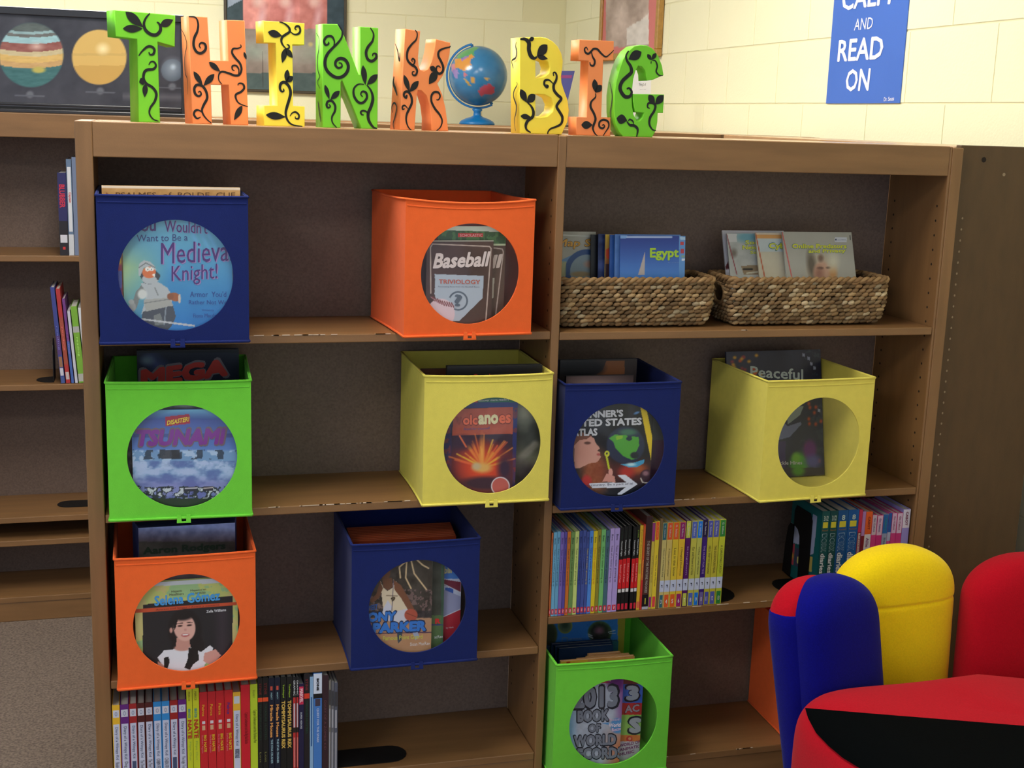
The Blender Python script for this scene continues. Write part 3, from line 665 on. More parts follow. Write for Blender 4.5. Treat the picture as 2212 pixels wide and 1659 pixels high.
def bin_box(color, label, x, y, z, ang, sag=(.002, .002, .002), lean=0.0, holec=(0.005, .128), width=BW):
    """x, y = front left bottom corner; local frame: x along the front, y inward, z up, origin mid front"""
    a = math.radians(ang); root = empty('fabric_bin', (x+math.cos(a)*width/2, y+math.sin(a)*width/2, z+.0012), a)
    tag(root, label, 'storage bin', 'fabric storage bins with round windows'); m = FAB[color]; W2 = width/2
    cx, cz = holec
    def warp(px, py, pz):
        tz = max(0, pz/BH); fx = 1-(px/W2)**2
        dz = -sag[0]*fx*tz**3*(1 if py < .02 else 0)
        dy = (.0035*fx*math.sin(math.pi*min(1, tz))-sag[1]*fx*tz**2*0)*(-1 if py < BD/2 else 0.6)
        s_ = 1-(2*py/BD-1)**2; dx = -sag[2]*s_*math.sin(math.pi*(.25+.75*tz))*np.sign(px) if abs(px) > W2-.012 else 0
        dz2 = -.4*sag[0]*s_*tz**3 if abs(px) > W2-.012 else 0
        return (px+dx, py+dy+lean*pz, pz+dz+dz2)
    # front wall with a round opening
    segs = 96; rings = 7; angs = sorted(set([2*math.pi*k/segs for k in range(segs)]+[math.atan2(b, a2) % (2*math.pi) for a2 in (-W2-cx, W2-cx) for b in (.0-cz, BH-cz)]))
    n = len(angs); V = []
    for side, yy in ((0, 0.0), (1, .0035)):
        for r in range(rings+1):
            for q in angs:
                c_, s_ = math.cos(q), math.sin(q)
                tx = ((W2-cx) if c_ > 0 else (-W2-cx))/c_ if abs(c_) > 1e-6 else 1e9
                tz = ((BH-cz) if s_ > 0 else -cz)/s_ if abs(s_) > 1e-6 else 1e9
                R_ = min(tx, tz); rad = HR+(R_-HR)*r/rings
                V.append(warp(cx+c_*rad, yy, cz+s_*rad))
    F = []; off = n*(rings+1)
    for r in range(rings):
        for k in range(n):
            k2 = (k+1) % n; a0, b0, c0, d0 = r*n+k, r*n+k2, (r+1)*n+k2, (r+1)*n+k
            F.append((a0, d0, c0, b0)); F.append((off+a0, off+b0, off+c0, off+d0))
    for k in range(n):
        k2 = (k+1) % n; F.append((k, k2, off+k2, off+k)); o_ = rings*n; F.append((o_+k, off+o_+k, off+o_+k2, o_+k2))
    mesh('front_panel', V, F, m, root, True).modifiers.new('e', 'EDGE_SPLIT').split_angle = .6
    # side, back and floor panels as bent sheets
    def sheet(name, p0, p1, t, seam=False, nn=14, mz=8):
        V = []; p0 = np.array(p0); p1 = np.array(p1); d = p1-p0; nrm = np.array((-d[1], d[0])); nrm = nrm/np.linalg.norm(nrm)*t
        for s2 in (0, 1):
            for j in range(mz+1):
                for i in range(nn+1):
                    q = p0+d*i/nn+nrm*s2; f = 0
                    if seam: f = -.0012*math.exp(-((i/nn-.42)/.03)**2)*(1 if s2 == 0 else -1)
                    V.append(warp(q[0]+f*np.sign(q[0]), q[1], BH*j/mz))
        F = []; o2 = (nn+1)*(mz+1); ix = lambda i, j: j*(nn+1)+i
        for j in range(mz):
            for i in range(nn):
                F.append((ix(i, j), ix(i+1, j), ix(i+1, j+1), ix(i, j+1))); F.append((o2+ix(i, j), o2+ix(i, j+1), o2+ix(i+1, j+1), o2+ix(i+1, j)))
        for i in range(nn):
            F.append((ix(i, 0), o2+ix(i, 0), o2+ix(i+1, 0), ix(i+1, 0))); F.append((ix(i, mz), ix(i+1, mz), o2+ix(i+1, mz), o2+ix(i, mz)))
        for j in range(mz):
            F.append((ix(0, j), ix(0, j+1), o2+ix(0, j+1), o2+ix(0, j))); F.append((ix(nn, j), o2+ix(nn, j), o2+ix(nn, j+1), ix(nn, j+1)))
        mesh(name, V, F, m, root, True).modifiers.new('e', 'EDGE_SPLIT').split_angle = .6
    sheet('side_panel', (-W2, .0035), (-W2, BD-.0035), -.0035, True); sheet('side_panel', (W2, .0035), (W2, BD-.0035), .0035, True)
    sheet('back_panel', (-W2, BD), (W2, BD), -.0035)
    MB().box(-W2+.0036, W2-.0036, .0036, BD-.0036, .0004, .0032).build('floor_panel', m, root)
    # rolled hems round the rim and the base, corner piping
    def path(zz, e, part):
        P = []
        for i in range(13): P.append(warp(-W2+BW*i/12*width/BW, 0, zz))
        return [(p[0], p[1]-e, p[2]) for p in P]
    mb = MB(); mb.tube(path(BH-.0005, .0004, 0), .0026, 6)
    P = [warp(-W2, BD*i/8, BH-.0005) for i in range(9)]; mb.tube(P, .0024, 6); P = [warp(W2, BD*i/8, BH-.0005) for i in range(9)]; mb.tube(P, .0024, 6)
    P = [warp(-W2+width*i/8, BD, BH-.0005) for i in range(9)]; mb.tube(P, .0024, 6)
    tag(mb.build('rim_hem', m, root, True), kind='stuff')
    mb = MB(); P = path(.0022, .0012, 0); mb.tube(P, .0028, 6)
    for sgn in (-1, 1): mb.tube([warp(sgn*W2, BD*i/8, .0022) for i in range(9)], .0026, 6)
    tag(mb.build('base_hem', m, root, True), kind='stuff')
    mb = MB()   # stitched flap line under the rim
    pa = [warp(-W2+.003+(width-.006)*i/12, 0, BH-.0125) for i in range(13)]
    V = []
    for p in pa: V += [(p[0], p[1]-.0009, p[2]-.0005), (p[0], p[1]-.0009, p[2]+.0012), (p[0], p[1]+.0005, p[2]+.002), (p[0], p[1]+.0005, p[2]-.0018)]
    mb.add(V, [(4*i+a_, 4*i+4+a_, 4*i+4+(a_+1) % 4, 4*i+(a_+1) % 4) for i in range(12) for a_ in range(4)]); mb.build('stitched_seam', m, root, True)
    # clear round film
    V = [warp(cx, .0016, cz)]+[warp(cx+(HR+.003)*math.cos(q), .0016, cz+(HR+.003)*math.sin(q)) for q in angs]
    mesh('window_film', V, [(0, 1+(k+1) % n, 1+k) for k in range(n)], FILM, root)
    # pull loop under the front edge
    mb = MB(); e = .0007
    for sx in (-1, 1):
        mb.add([(cx+sx*.005, -.0034, .009), (cx+sx*.012, -.0034, .009), (cx+sx*.013, -.0052, -.005), (cx+sx*.004, -.0052, -.005),
                (cx+sx*.005, -.0048, .009), (cx+sx*.012, -.0048, .009), (cx+sx*.013, -.0068, -.005), (cx+sx*.004, -.0068, -.005)],
               [(0, 1, 2, 3), (4, 7, 6, 5), (0, 4, 5, 1), (1, 5, 6, 2), (2, 6, 7, 3), (3, 7, 4, 0)])
    mb.box(cx-.013, cx+.013, -.0068, -.0052, -.0065, -.0035); tag(mb.build('pull_loop', m, root), kind='stuff')
    return root
def fsurf(root, dep, crop):
    """plane parallel to the bin front, dep behind it"""
    a = root.rotation_euler[2]; U = np.array((math.cos(a), math.sin(a), 0)); n_ = np.array((-math.sin(a), math.cos(a), 0))
    return Surf(np.array(root.location)+n_*dep, U, (0, 0, 1), crop)
def face_book(name, label, binroot, dep, crop, x0, x1, ytop, fn, texts=(), thick=.008, tilt=0.0, nx=150, cover=(90, 90, 100), art=None, z0=None, group=None, zbase=.0045, lean=0.0, W=.262):
    """a book seen from the front. x0,x1,ytop traced; stands on the bin floor"""
    S = fsurf(binroot, dep, crop); a = binroot.rotation_euler[2]
    if lean: S = Surf(S.O, S.U, (-math.sin(a)*math.sin(lean), math.cos(a)*math.sin(lean), math.cos(lean)), crop)
    ul, vl = S.uv(x0, ytop); ur, vr = S.uv(x1, ytop); ul = max(ul, -W/2+.0095); ur = min(ur, W/2-.0095)
    h = vl-zbase; wdt = (ur-ul)
    zbase += math.sin(lean)*thick+.0002; h = vl-zbase
    O = S.O+S.U*ul+S.V*zbase-S.N*thick
    root = empty(name, O, a); tag(root, label, 'book', group); root.rotation_euler = (-lean, 0, a)
    S.set_root(root)
    # cover board(s) and page block in local coordinates (front at y=-thick)
    cm = mat('book_cover', cover, .45, .4); c_ = .0012
    MB().box(0, wdt, -thick+.0004, -thick+c_, 0, h).box(0, wdt, -c_, 0, 0, h).box(0, c_, -thick+c_, -c_, 0, h).build('cover', cm, root)
    MB().box(c_, wdt-.002, -thick+c_, -c_, .002, h-.0022).build('page_block', PAGES, root)
    if fn: S.paint('cover_print', ul, ur, zbase, zbase+h, fn, -.0, nx, int(nx*h/max(wdt, .01)) if h < wdt*1.6 else int(nx*1.5), None, root)
    if texts: S.texts('cover_lettering', texts, .0005, None, root, (ul+.0005, ur-.0005, zbase+.0005, vl-.0005))
    return root
def plain(c, n=0, sc=60, seed=1):
    def f(p):
        p.fill(c)
        if n: p.noise(sc, n, seed)
    return f

cA = (180, 380, 4.148); cB = (780, 380, 4.148); cC = (200, 740, 4.1475); cD = (820, 730, 4.2537); cE = (1180, 760, 4.609)
cF = (1500, 740, 4.367); cG = (210, 1100, 4.149); cH = (700, 1090, 4.366); cI = (1160, 1330, 5.044)

# --- A: navy bin, knight book
A = bin_box('navy', 'navy fabric bin with a knight book in its window, top left compartment', .0355, -.084, ZA[0], .6, (.0005, 0, .001), holec=(.003, .124))
def artA(p):
    p.grad(300, (120, 185, 205), 1300, (34, 118, 190)); m = np.clip(1-(p.X-340)/430, 0, 1)*np.clip((p.Y-560)/260, 0, 1)*np.clip(1.4-(p.Y-560)/650, 0, 1); p.mix(m*.8, (196, 212, 120))
    for x in (980, 1060, 1120): p.line([(x-60, 400), (x+60, 640)], 26, (110, 180, 225), 20, .5)
    p.noise(200, 10, 4)
    g1, g2, g3, bk = (176, 182, 186), (120, 124, 122), (205, 208, 205), (60, 62, 66)
    p.poly([(530,1210),(600,1160),(800,1150),(830,1260),(790,1345),(740,1400),(520,1350)], (70, 74, 84)).poly([(630,1250),(690,1230),(720,1330),(640,1340)], g2).line([(740,1180),(725,1330)], 10, (130, 140, 150))
    p.poly([(515,960),(640,940),(700,965),(790,1110),(800,1165),(640,1170),(540,1215),(520,1240),(560,1090)], g1).poly([(540,1110),(770,1090),(805,1160),(560,1215)], (165, 165, 160)).line([(640,1000),(670,1070)], 7, g2).line([(545,1140),(800,1100)], 6, g2)
    p.poly([(440,1140),(470,1040),(520,980),(560,1030),(500,1110),(475,1190),(440,1200)], g2).ell(530, 1060, 42, 45, g3, soft=.2).ell(440, 1175, 32, 42, (150, 152, 150)).ell(430, 1130, 26, 22, (160, 162, 160))
    p.poly([(700,970),(750,1000),(790,1060),(760,1090),(700,1060)], g1).ell(820, 1085, 52, 38, (160, 92, 50), 20).ell(862, 1100, 12, 42, (205, 190, 175)).ell(780, 1080, 30, 30, (140, 84, 50))
    p.poly([(510,900),(530,850),(650,860),(690,900),(670,940),(600,975),(540,960)], bk).ell(600, 925, 75, 45, g1)
    p.ell(590, 865, 62, 52, (214, 112, 58)).ell(575, 835, 22, 20, (235, 232, 225)).ell(612, 835, 20, 18, (235, 232, 225)).ell(577, 838, 5, 6, (30, 30, 30)).ell(610, 838, 5, 6, (30, 30, 30)).ell(640, 888, 22, 12, (240, 236, 225))
    p.poly([(492,850),(500,790),(540,755),(600,770),(640,810),(655,850),(600,810),(540,820),(515,890),(495,900)], g1).line([(500,820),(560,780),(640,820)], 8, g2).poly([(650,850),(690,890),(670,940),(640,900)], bk)
    p.poly([(520,1275),(1000,1335),(1000,1352),(520,1290)], (190, 192, 196))
pur = (74, 30, 110); lil = (160, 130, 190)
face_book('book', 'blue book about a knight showing in the top left navy bin window', A, .0095, cA, 340, 1330, 250, artA,
 [('You', 430, 505, 650, 495, 120, pur, .02), ('Wouldn\'t', 725, 500, 1110, 518, 110, pur, .01, 0, lil), ('Want to Be a', 478, 590, 935, 580, 62, (50, 60, 120), .008),
  ('Medieval', 695, 790, 1330, 760, 190, pur, .008, 0, lil), ('Knight!', 790, 985, 1200, 960, 180, pur, .008, 0, lil), ('Armor  You\'d', 955, 1085, 1280, 1085, 52, (30, 60, 140), .008),
  ('Rather Not Wear', 945, 1150, 1330, 1150, 38, (30, 60, 140), .006), ('Written by', 1060, 1215, 1170, 1215, 22, (30, 70, 150), .004), ('Fiona Macdonald', 985, 1270, 1260, 1265, 36, (30, 70, 150), .004)], cover=(60, 130, 180))
def artA2(p):
    p.fill((160, 40, 70)); p.ell(315, 700, 45, 40, (238, 190, 50), soft=.3).ell(315, 760, 40, 36, (232, 180, 40), soft=.3).rect(300, 850, 345, 1000, (70, 80, 160)).rect(265, 850, 290, 910, (215, 210, 225)).rect(265, 1000, 345, 1200, (90, 30, 100)).noise(30, 16, 7)
face_book('book', 'red and purple book edge left of the knight book', A, .0095, cA, 180, 334, 500, artA2, cover=(110, 40, 70), nx=60)
def artA3(p): p.fill((196, 148, 88)).noise(60, 22, 3); p.mix((p.Y < 104+(p.X-112)*.018)*1.0, (236, 214, 190)); p.poly([(175,195),(210,150),(240,180),(235,200)], (120, 50, 45))
face_book('book', 'tan book with a pale top edge sticking up from the top left navy bin', A, .045, cA, 112, 1405, 86, artA3,
 [('PSALMES  of  BOLDE  CUE', 290, 196, 1360, 196, 50, (96, 62, 34), .012)], cover=(205, 170, 120), thick=.012, zbase=.0045)

# --- B: orange bin, baseball books
B = bin_box('orange', 'orange fabric bin with brown baseball books, under the header beside the divider', .591, -.058, ZA[0], 4.7, (.0075, 0, .003), holec=(.001, .124))
br = (74, 44, 40); wt = (226, 214, 208)
def artB(p):
    p.fill(br).noise(150, 14, 3)
    p.line([(625,1050),(622,640),(640,610),(1150,632),(1165,650),(1118,1290)], 8, (190, 170, 160), 3); p.mix(p.Y < 586, (206, 206, 190))
    jag = (vnoise(p.X, p.Y, 14, 5)-.5)*16
    p.poly([(655+0,880),(1100,895),(1088,1095),(880,1300),(660,1300)], (176, 186, 202))
    p.mix((p.X > 650)*(p.X < 662+jag)*(p.Y > 875)*(p.Y < 1100), br)
    p.ell(715, 1230, 125, 130, (222, 196, 206), soft=.03)
    r = np.hypot(p.X-870, p.Y-1120); p.mix(np.clip(1-(abs(r-80)-6)/3, 0, 1)*((p.X > 800)|(p.Y < 1090)), (88, 98, 116)); p.mix((p.X < 832)*(p.Y > 1110)*np.clip(1-(np.hypot(p.X-715, p.Y-1230)/125-1)/.02, 0, 1), (222, 196, 206))
    for k in range(9):
        x = 650+k*21; y = 1098+k*10-(k > 4)*(k-4)*6; p.line([(x-8, y-16), (x+12, y+22)], 7, (120, 50, 50), 3)
    p.line([(625,1085),(700,1140),(830,1160)], 4, (170, 120, 130), 3)
face_book('book', 'brown baseball book in front in the orange bin window', B, .0095, cB, 590, 1188, 580, artB,
 [('Baseball', 640, 832, 1130, 812, 140, (224, 206, 204), .035, 30), ('TRIVIOLOGY', 695, 966, 1066, 970, 40, (190, 84, 62), .02), ('Fascinating Facts from the Baseball Bases', 690, 1000, 1060, 1003, 15, (90, 90, 110), .004),
  ('?', 835, 1170, 905, 1170, 110, (88, 98, 116), .03)], cover=br)
def artB2(p):
    p.fill((84, 56, 48)).noise(120, 14, 5); g = (p.Y < 620-(p.X < 0)); p.mix(p.Y < 618, (46, 84, 48)); n = vnoise(p.X, p.Y*.6, 26, 8); p.mix((p.Y < 612)*(n > .5)*.6, (90, 140, 80)); p.mix(p.Y < 488+(p.X-800)*.03, (212, 226, 208)); p.mix((p.Y > 608+(p.X-1200)*.0)*(p.Y < 624), (205, 220, 180))
    p.rect(870, 515, 1095, 548, (200, 44, 48)); p.line([(1190,645),(1265,655),(1275,680),(1205,1250)], 7, (190, 170, 160), 3); p.poly([(1100,905),(1195,915),(1185,1090),(1140,1130),(1100,1130)], (196, 190, 176))
face_book('book', 'second brown baseball book behind, green grass band on top', B, .020, cB, 690, 1300, 450, artB2,
 [('SCHOLASTIC', 885, 545, 1085, 545, 26, (235, 190, 190), .012), ('ll', 1160, 832, 1240, 822, 125, (206, 188, 180), .035, 30)], cover=br)
face_book('book', 'dull maroon book at the back of the orange bin', B, .036, cB, 420, 1440, 420, plain((92, 52, 60), 26, 300, 4), cover=(80, 40, 48), thick=.02)

# --- C: green bin, tsunami book
Cb = bin_box('green', 'green fabric bin with a purple lettered flood book, left compartment second row', .040, -.045, ZA[1], -1.7, (.0015, 0, .002), holec=(.004, .122))
def artC(p):
    p.grad(600, (120, 190, 226), 690, (60, 84, 160)); p.mix(p.Y > 690, (72, 92, 168)); p.mix((p.Y > 690)*np.clip((p.Y-690)/270, 0, 1), (96, 134, 204)); p.mix((p.Y > 815)*(p.Y < 850)*.6, (60, 70, 130))
    m = np.clip((p.Y-955)/20, 0, 1); n = vnoise(p.X, p.Y*1.8, 110, 3); n2 = vnoise(p.X, p.Y, 40, 6)
    p.mix(m, (120, 160, 205)); p.mix(m*(n2 > .52)*(p.Y < 1130)*.7, (200, 220, 245)); tr = (vnoise(p.X, p.Y*.5, 46, 9) > .5)*(p.Y > 960)*(p.Y < 1045); p.mix(tr*.85, (48, 62, 80)); p.mix((p.Y > 960)*(p.Y < 1040)*(p.X > 600)*(p.X < 780)*.8, (52, 52, 56))
    p.mix((p.Y > 1060)*np.clip((n-.36)*4, 0, 1)*.9, (182, 200, 238)); p.mix((p.Y > 1060)*np.clip((.5-n)*5, 0, 1)*.8, (92, 112, 176)); p.mix(np.clip((p.Y-1180)/80, 0, 1)*.6, (110, 110, 180))
    dk = (p.Y > 1270+40*vnoise(p.X, p.X*0, 70, 2)); p.mix(dk*(n2 > .42), (44, 56, 62)); p.mix((p.Y > 1300)*(n2 > .58), (200, 210, 220)); p.mix(p.Y > 1395, (40, 60, 44))
    p.poly([(815,1300),(935,1290),(940,1330),(815,1335)], (48, 52, 66)).line([(830,1308),(930,1303)], 9, (190, 190, 205)).poly([(990,1290),(1080,1285),(1080,1325),(990,1330)], (50, 50, 62)).line([(1000,1305),(1078,1300)], 9, (200, 190, 190))
    p.poly([(650,665),(868,640),(872,725),(655,752)], (172, 42, 66))
face_book('book', 'blue flood disaster book in the left green bin window', Cb, .0095, cC, 345, 1310, 612, artC,
 [('DISASTER!', 665, 742, 862, 705, 44, (236, 208, 60), .03, 6), ('TSUNAMI', 372, 932, 1168, 912, 152, (128, 50, 150), .05, 26, (120, 100, 110))], cover=(80, 120, 190))
def artC2(p): p.fill((60, 52, 58)).noise(40, 50, 3); p.poly([(560,590),(590,550),(640,560),(600,600)], (170, 90, 50)); p.ell(830, 545, 110, 40, (150, 160, 150), soft=.4)
face_book('book', 'grey patterned book edge behind the flood book', Cb, .021, cC, 300, 1330, 500, artC2, cover=(140, 150, 160))
def artC3(p):
    p.fill((22, 28, 52)).noise(200, 10, 3); p.line([(520,150),(660,270)], 90, (70, 80, 130), 60, .6).ell(490, 160, 60, 40, (110, 130, 150), soft=.5, a=.8); p.rect(-100, 0, 2000, 92, (10, 14, 30))
face_book('book', 'tall dark book with red lettering at the back of the left green bin', Cb, .19, cC, 395, 1310, 72, artC3,
 [('MEGA', 430, 405, 1215, 300, 165, (196, 62, 56), .06, 0, (120, 110, 120))], cover=(20, 26, 46), thick=.02)

# --- D: yellow bin, volcano book
D = bin_box('yellow', 'yellow fabric bin with a red eruption book beside the divider, second row', .636, -.047, ZA[1], -.6, (.003, 0, .004), holec=(.010, .121))
def artD(p):
    p.fill((52, 32, 52)).noise(140, 16, 3); p.mix((p.X < 660+(p.Y-600)*.0)*.7, (38, 44, 100)); p.mix((p.X > 1222)*.9, (30, 44, 110)); n = vnoise(p.X, p.Y, 50, 5); p.mix(((p.X < 650)|(p.X > 1222))*(n > .55)*.7, (130, 50, 50))
    p.mix(p.Y < 642, (36, 50, 112)).mix(p.Y < 592, (32, 104, 78)).rect(800, 562, 900, 592, (190, 54, 56))
    p.poly([(685,652),(1228,635),(1222,882),(665,900)], (172, 78, 56)); p.noise(60, 14, 6, p.box(665, 635, 1228, 900))
    p.ell(945, 1190, 260, 190, (190, 52, 36), soft=.5, a=.9).ell(945, 1180, 170, 170, (226, 80, 40), soft=.6, a=.9)
    rr = random.Random(5)
    for k in range(46):
        a = math.radians(rr.uniform(-170, -10)); L = rr.uniform(90, 330); p.line([(950, 1190), (950+L*math.cos(a), 1190+L*math.sin(a)*1.0)], rr.uniform(4, 10), (232, rr.randint(80, 190), 60), 8, .6)
    p.ell(940, 1050, 22, 130, (244, 170, 80), soft=.6, a=.8).ell(945, 1195, 85, 42, (228, 176, 96), soft=.4).ell(890, 1180, 40, 34, (205, 180, 140), soft=.4).ell(980, 1335, 230, 60, (62, 34, 50), soft=.3).ell(760, 960, 90, 60, (60, 36, 60), soft=.5).line([(735,900),(795,1000)], 9, (225, 110, 70), 6).ell(1150, 1200, 60, 110, (56, 34, 60), soft=.5)
    p.ell(1110, 1362, 86, 86, (225, 215, 220), soft=.03).ell(1110, 1362, 76, 76, (196, 96, 88), soft=.03)
face_book('book', 'dark red book about eruptions in the middle yellow bin window', D, .0095, cD, 600, 1272, 548, artD,
 [('discover more readers', 905, 584, 1185, 574, 22, (224, 232, 224), .012), ('v', 700, 800, 758, 800, 78, (150, 64, 48), .04), ('olc', 765, 800, 900, 798, 96, (226, 104, 70), .03, 0, (110, 40, 30)), ('ano', 905, 798, 1090, 790, 92, (222, 214, 168), .045), ('es', 1095, 788, 1205, 782, 82, (226, 106, 70), .03, 0, (110, 40, 30)),
  ('Read for yourself', 775, 856, 1012, 846, 32, (90, 80, 130), .012)], cover=(60, 30, 50))
def artD2(p):
    p.fill((118, 118, 96)); p.ell(1380, 900, 200, 160, (52, 56, 50), soft=.5).ell(1330, 800, 50, 60, (90, 95, 82), soft=.6).ell(1310, 670, 110, 90, (146, 146, 120), soft=.6).line([(1250,1150),(1430,980)], 40, (120, 116, 104), 30).ell(1330, 1250, 120, 110, (60, 52, 56), soft=.5); p.noise(60, 12, 4)
face_book('book', 'grey photograph book right of the eruption book', D, .021, cD, 1180, 1500, 520, artD2, cover=(110, 110, 90), nx=80)
face_book('book', 'wide black book standing above the rim of the middle yellow bin', D, .045, cD, 622, 1540, 262, plain((26, 26, 30)), [('Q u a k e s', 860, 372, 1110, 366, 40, (200, 70, 50), .02)], cover=(28, 28, 32), thick=.014, nx=20)
face_book('book', 'brown book behind the black book in the middle yellow bin', D, .10, cD, 380, 1180, 288, plain((70, 40, 26), 8), cover=(60, 36, 24), nx=20)

# --- E: navy bin, atlas
Eb = bin_box('navy', 'navy fabric bin with an atlas in its window, right of the divider', .9300, -.0345, ZB[1], -.6, (.001, 0, .002), holec=(-.004, .124), width=.252)
def artE(p):
    p.fill((22, 26, 36)).noise(200, 12, 3); p.mix((p.X > 560)*(p.Y < 700)*np.clip(1-abs(p.X-850)/60, 0, 1)*.5, (66, 60, 84)).ell(900, 608, 30, 12, (90, 140, 200), -20, .4)
    p.ell(480, 1200, 140, 220, (150, 84, 50), soft=.4, a=.9); p.noise(24, 20, 7, p.box(340, 1060, 620, 1420)); p.ell(820, 1190, 330, 120, (120, 46, 40), soft=.5, a=.6).ell(900, 1160, 90, 50, (170, 90, 50), soft=.5).ell(800, 1200, 70, 60, (180, 50, 46), soft=.5)
    p.poly([(280,900),(330,840),(440,830),(480,870),(490,905),(528,950),(532,965),(505,985),(540,1000),(530,1025),(545,1045),(525,1075),(500,1100),(430,1110),(330,1160),(280,1160)], (206, 152, 138))
    p.ell(330, 1000, 100, 120, (190, 132, 118), soft=.5, a=.5).ell(410, 908, 32, 14, (96, 60, 54), soft=.3).ell(520, 1022, 18, 12, (176, 84, 84), soft=.3).poly([(280,840),(360,800),(450,835),(400,870),(330,880),(280,930)], (120, 74, 60)).ell(400, 1290, 50, 60, (190, 50, 52), soft=.3)
    p.ell(790, 930, 190, 185, (40, 50, 78), soft=.05).ell(815, 800, 85, 32, (70, 118, 96), soft=.4)
    p.poly([(625,860),(680,825),(800,830),(830,880),(850,840),(920,850),(925,930),(900,990),(880,1010),(905,1060),(850,1075),(770,1040),(690,960),(670,900)], (82, 166, 62)); p.poly([(690,840),(760,835),(760,860),(700,880)], (140, 190, 60)).ell(825, 865, 30, 20, (34, 52, 70)).ell(880, 1030, 42, 32, (30, 40, 50), soft=.2)
    p.poly([(740,1120),(850,1110),(980,1070),(970,1110),(900,1150),(830,1152)], (70, 160, 205)).ell(845, 1122, 45, 16, (190, 230, 240), soft=.5)
    p.ell(1000, 1240, 68, 68, (60, 36, 50), soft=.04).line([(940,1260),(960,1300),(1010,1305),(1050,1280)], 9, (210, 200, 190)).ell(990, 1210, 30, 24, (150, 110, 120), soft=.4)
    p.line([(600,1040),(626,1165)], 16, (196, 208, 50), 3).ell(605, 1015, 26, 30, (206, 210, 60)).ell(605, 1012, 10, 12, (60, 60, 60)).ell(640, 1200, 22, 40, (222, 160, 150)).poly([(560,1290),(600,1210),(680,1240),(690,1300)], (214, 150, 138))
    p.poly([(932,530),(995,550),(1075,945),(1130,1170),(1075,1250),(1040,1060)], (226, 196, 40)); p.poly([(420,1308),(800,1300),(705,1225),(785,1222),(910,1318),(750,1420),(700,1420),(790,1348),(460,1358)], (222, 226, 240))
face_book('book', 'black atlas with a green continent and yellow edge strip in the right navy bin', Eb, .0095, cE, 160, 1075, 500, artE,
 [("BEGINNER'S", 220, 668, 765, 645, 74, (206, 208, 216), .045), ('UNITED STATES', 160, 752, 950, 728, 76, (206, 208, 216), .045), ('ATLAS', 260, 842, 508, 834, 76, (206, 208, 216), .045), ('your country. Be a part of it!', 345, 1345, 862, 1328, 28, (70, 70, 90), .012)], cover=(30, 34, 50))
def artE2(p): p.fill((62, 64, 72)).noise(160, 8); p.mix(p.Y > 880, (66, 26, 62))
face_book('book', 'grey and purple book edge right of the atlas', Eb, .022, cE, 850, 1240, 480, artE2, cover=(60, 60, 70), nx=70)
def artE3(p): p.fill((54, 44, 44)).noise(200, 12, 2); p.poly([(480,240),(560,180),(600,90),(780,90),(780,240)], (124, 76, 46)).ell(330, 160, 240, 100, (26, 24, 30), soft=.2)
face_book('book', 'dark book with an orange patch sticking up in the right navy bin', Eb, .125, cE, 140, 905, 84, artE3, cover=(50, 50, 54), thick=.01)
def artE4(p): p.fill((56, 44, 48)); p.ell(500, 330, 330, 90, (150, 124, 122), soft=.6, a=.9)
face_book('book', 'dark book with a pale glow behind the atlas', Eb, .07, cE, 200, 870, 245, artE4, cover=(40, 36, 40), thick=.01)

# --- F: yellow bin, peaceful book
Fb = bin_box('yellow', 'yellow fabric bin half empty with one dark picture book, right compartment', 1.372, -.053, ZB[1], 2.6, (.001, 0, .003), holec=(.004, .127))
def artF(p):
    p.fill((36, 40, 70)).noise(160, 18, 3, None, .4); n = vnoise(p.X, p.Y, 60, 5); p.mix((n > .58)*(p.X > 1000)*.6, (62, 74, 90))
    rr = random.Random(4)
    for k in range(26): p.ell(rr.uniform(300, 640), rr.uniform(120, 330), 18, 16, rr.choice([(196, 80, 50), (206, 150, 50), (140, 50, 70)]), soft=.4, a=.8)
    for k in range(12): p.ell(rr.uniform(1030, 1200), rr.uniform(560, 1200), 16, 20, (196, 76, 50), soft=.4, a=.7)
    for x, y in ((1030, 118), (1080, 150), (1135, 240), (1105, 200), (1175, 640)): p.poly([(x-12,y-18),(x+12,y-10),(x+12,y+18),(x-12,y+12)], (150, 158, 190))
    p.poly([(870,690),(920,610),(1030,600),(1000,680),(900,760),(880,770)], (136, 148, 150)).poly([(760,880),(770,830),(830,740),(880,790),(1000,750),(1010,770),(900,890),(760,930)], (112, 118, 158))
    p.mix((p.Y > 930)*(p.X < 860)*.8, (62, 46, 110)).ell(990, 1150, 90, 110, (70, 150, 60), soft=.3).ell(960, 1090, 40, 50, (110, 170, 60), soft=.4).ell(1090, 1010, 60, 90, (96, 36, 120), soft=.3).ell(1120, 1120, 70, 60, (84, 84, 160), soft=.5).mix(p.Y > 1180, (50, 46, 66)).ell(980, 1210, 60, 50, (80, 150, 56), soft=.4)
face_book('book', 'dark blue picture book leaning inside the right yellow bin', Fb, .150, cF, 285, 1190, 88, artF,
 [('Peaceful', 525, 325, 1025, 355, 105, (176, 190, 196), .02), ('Pieces', 640, 455, 930, 470, 80, (176, 190, 196), .02), ('nna Grossnickle Hines', 560, 1158, 1015, 1150, 36, (190, 190, 205), .015)], cover=(34, 38, 66), thick=.006, lean=.21)

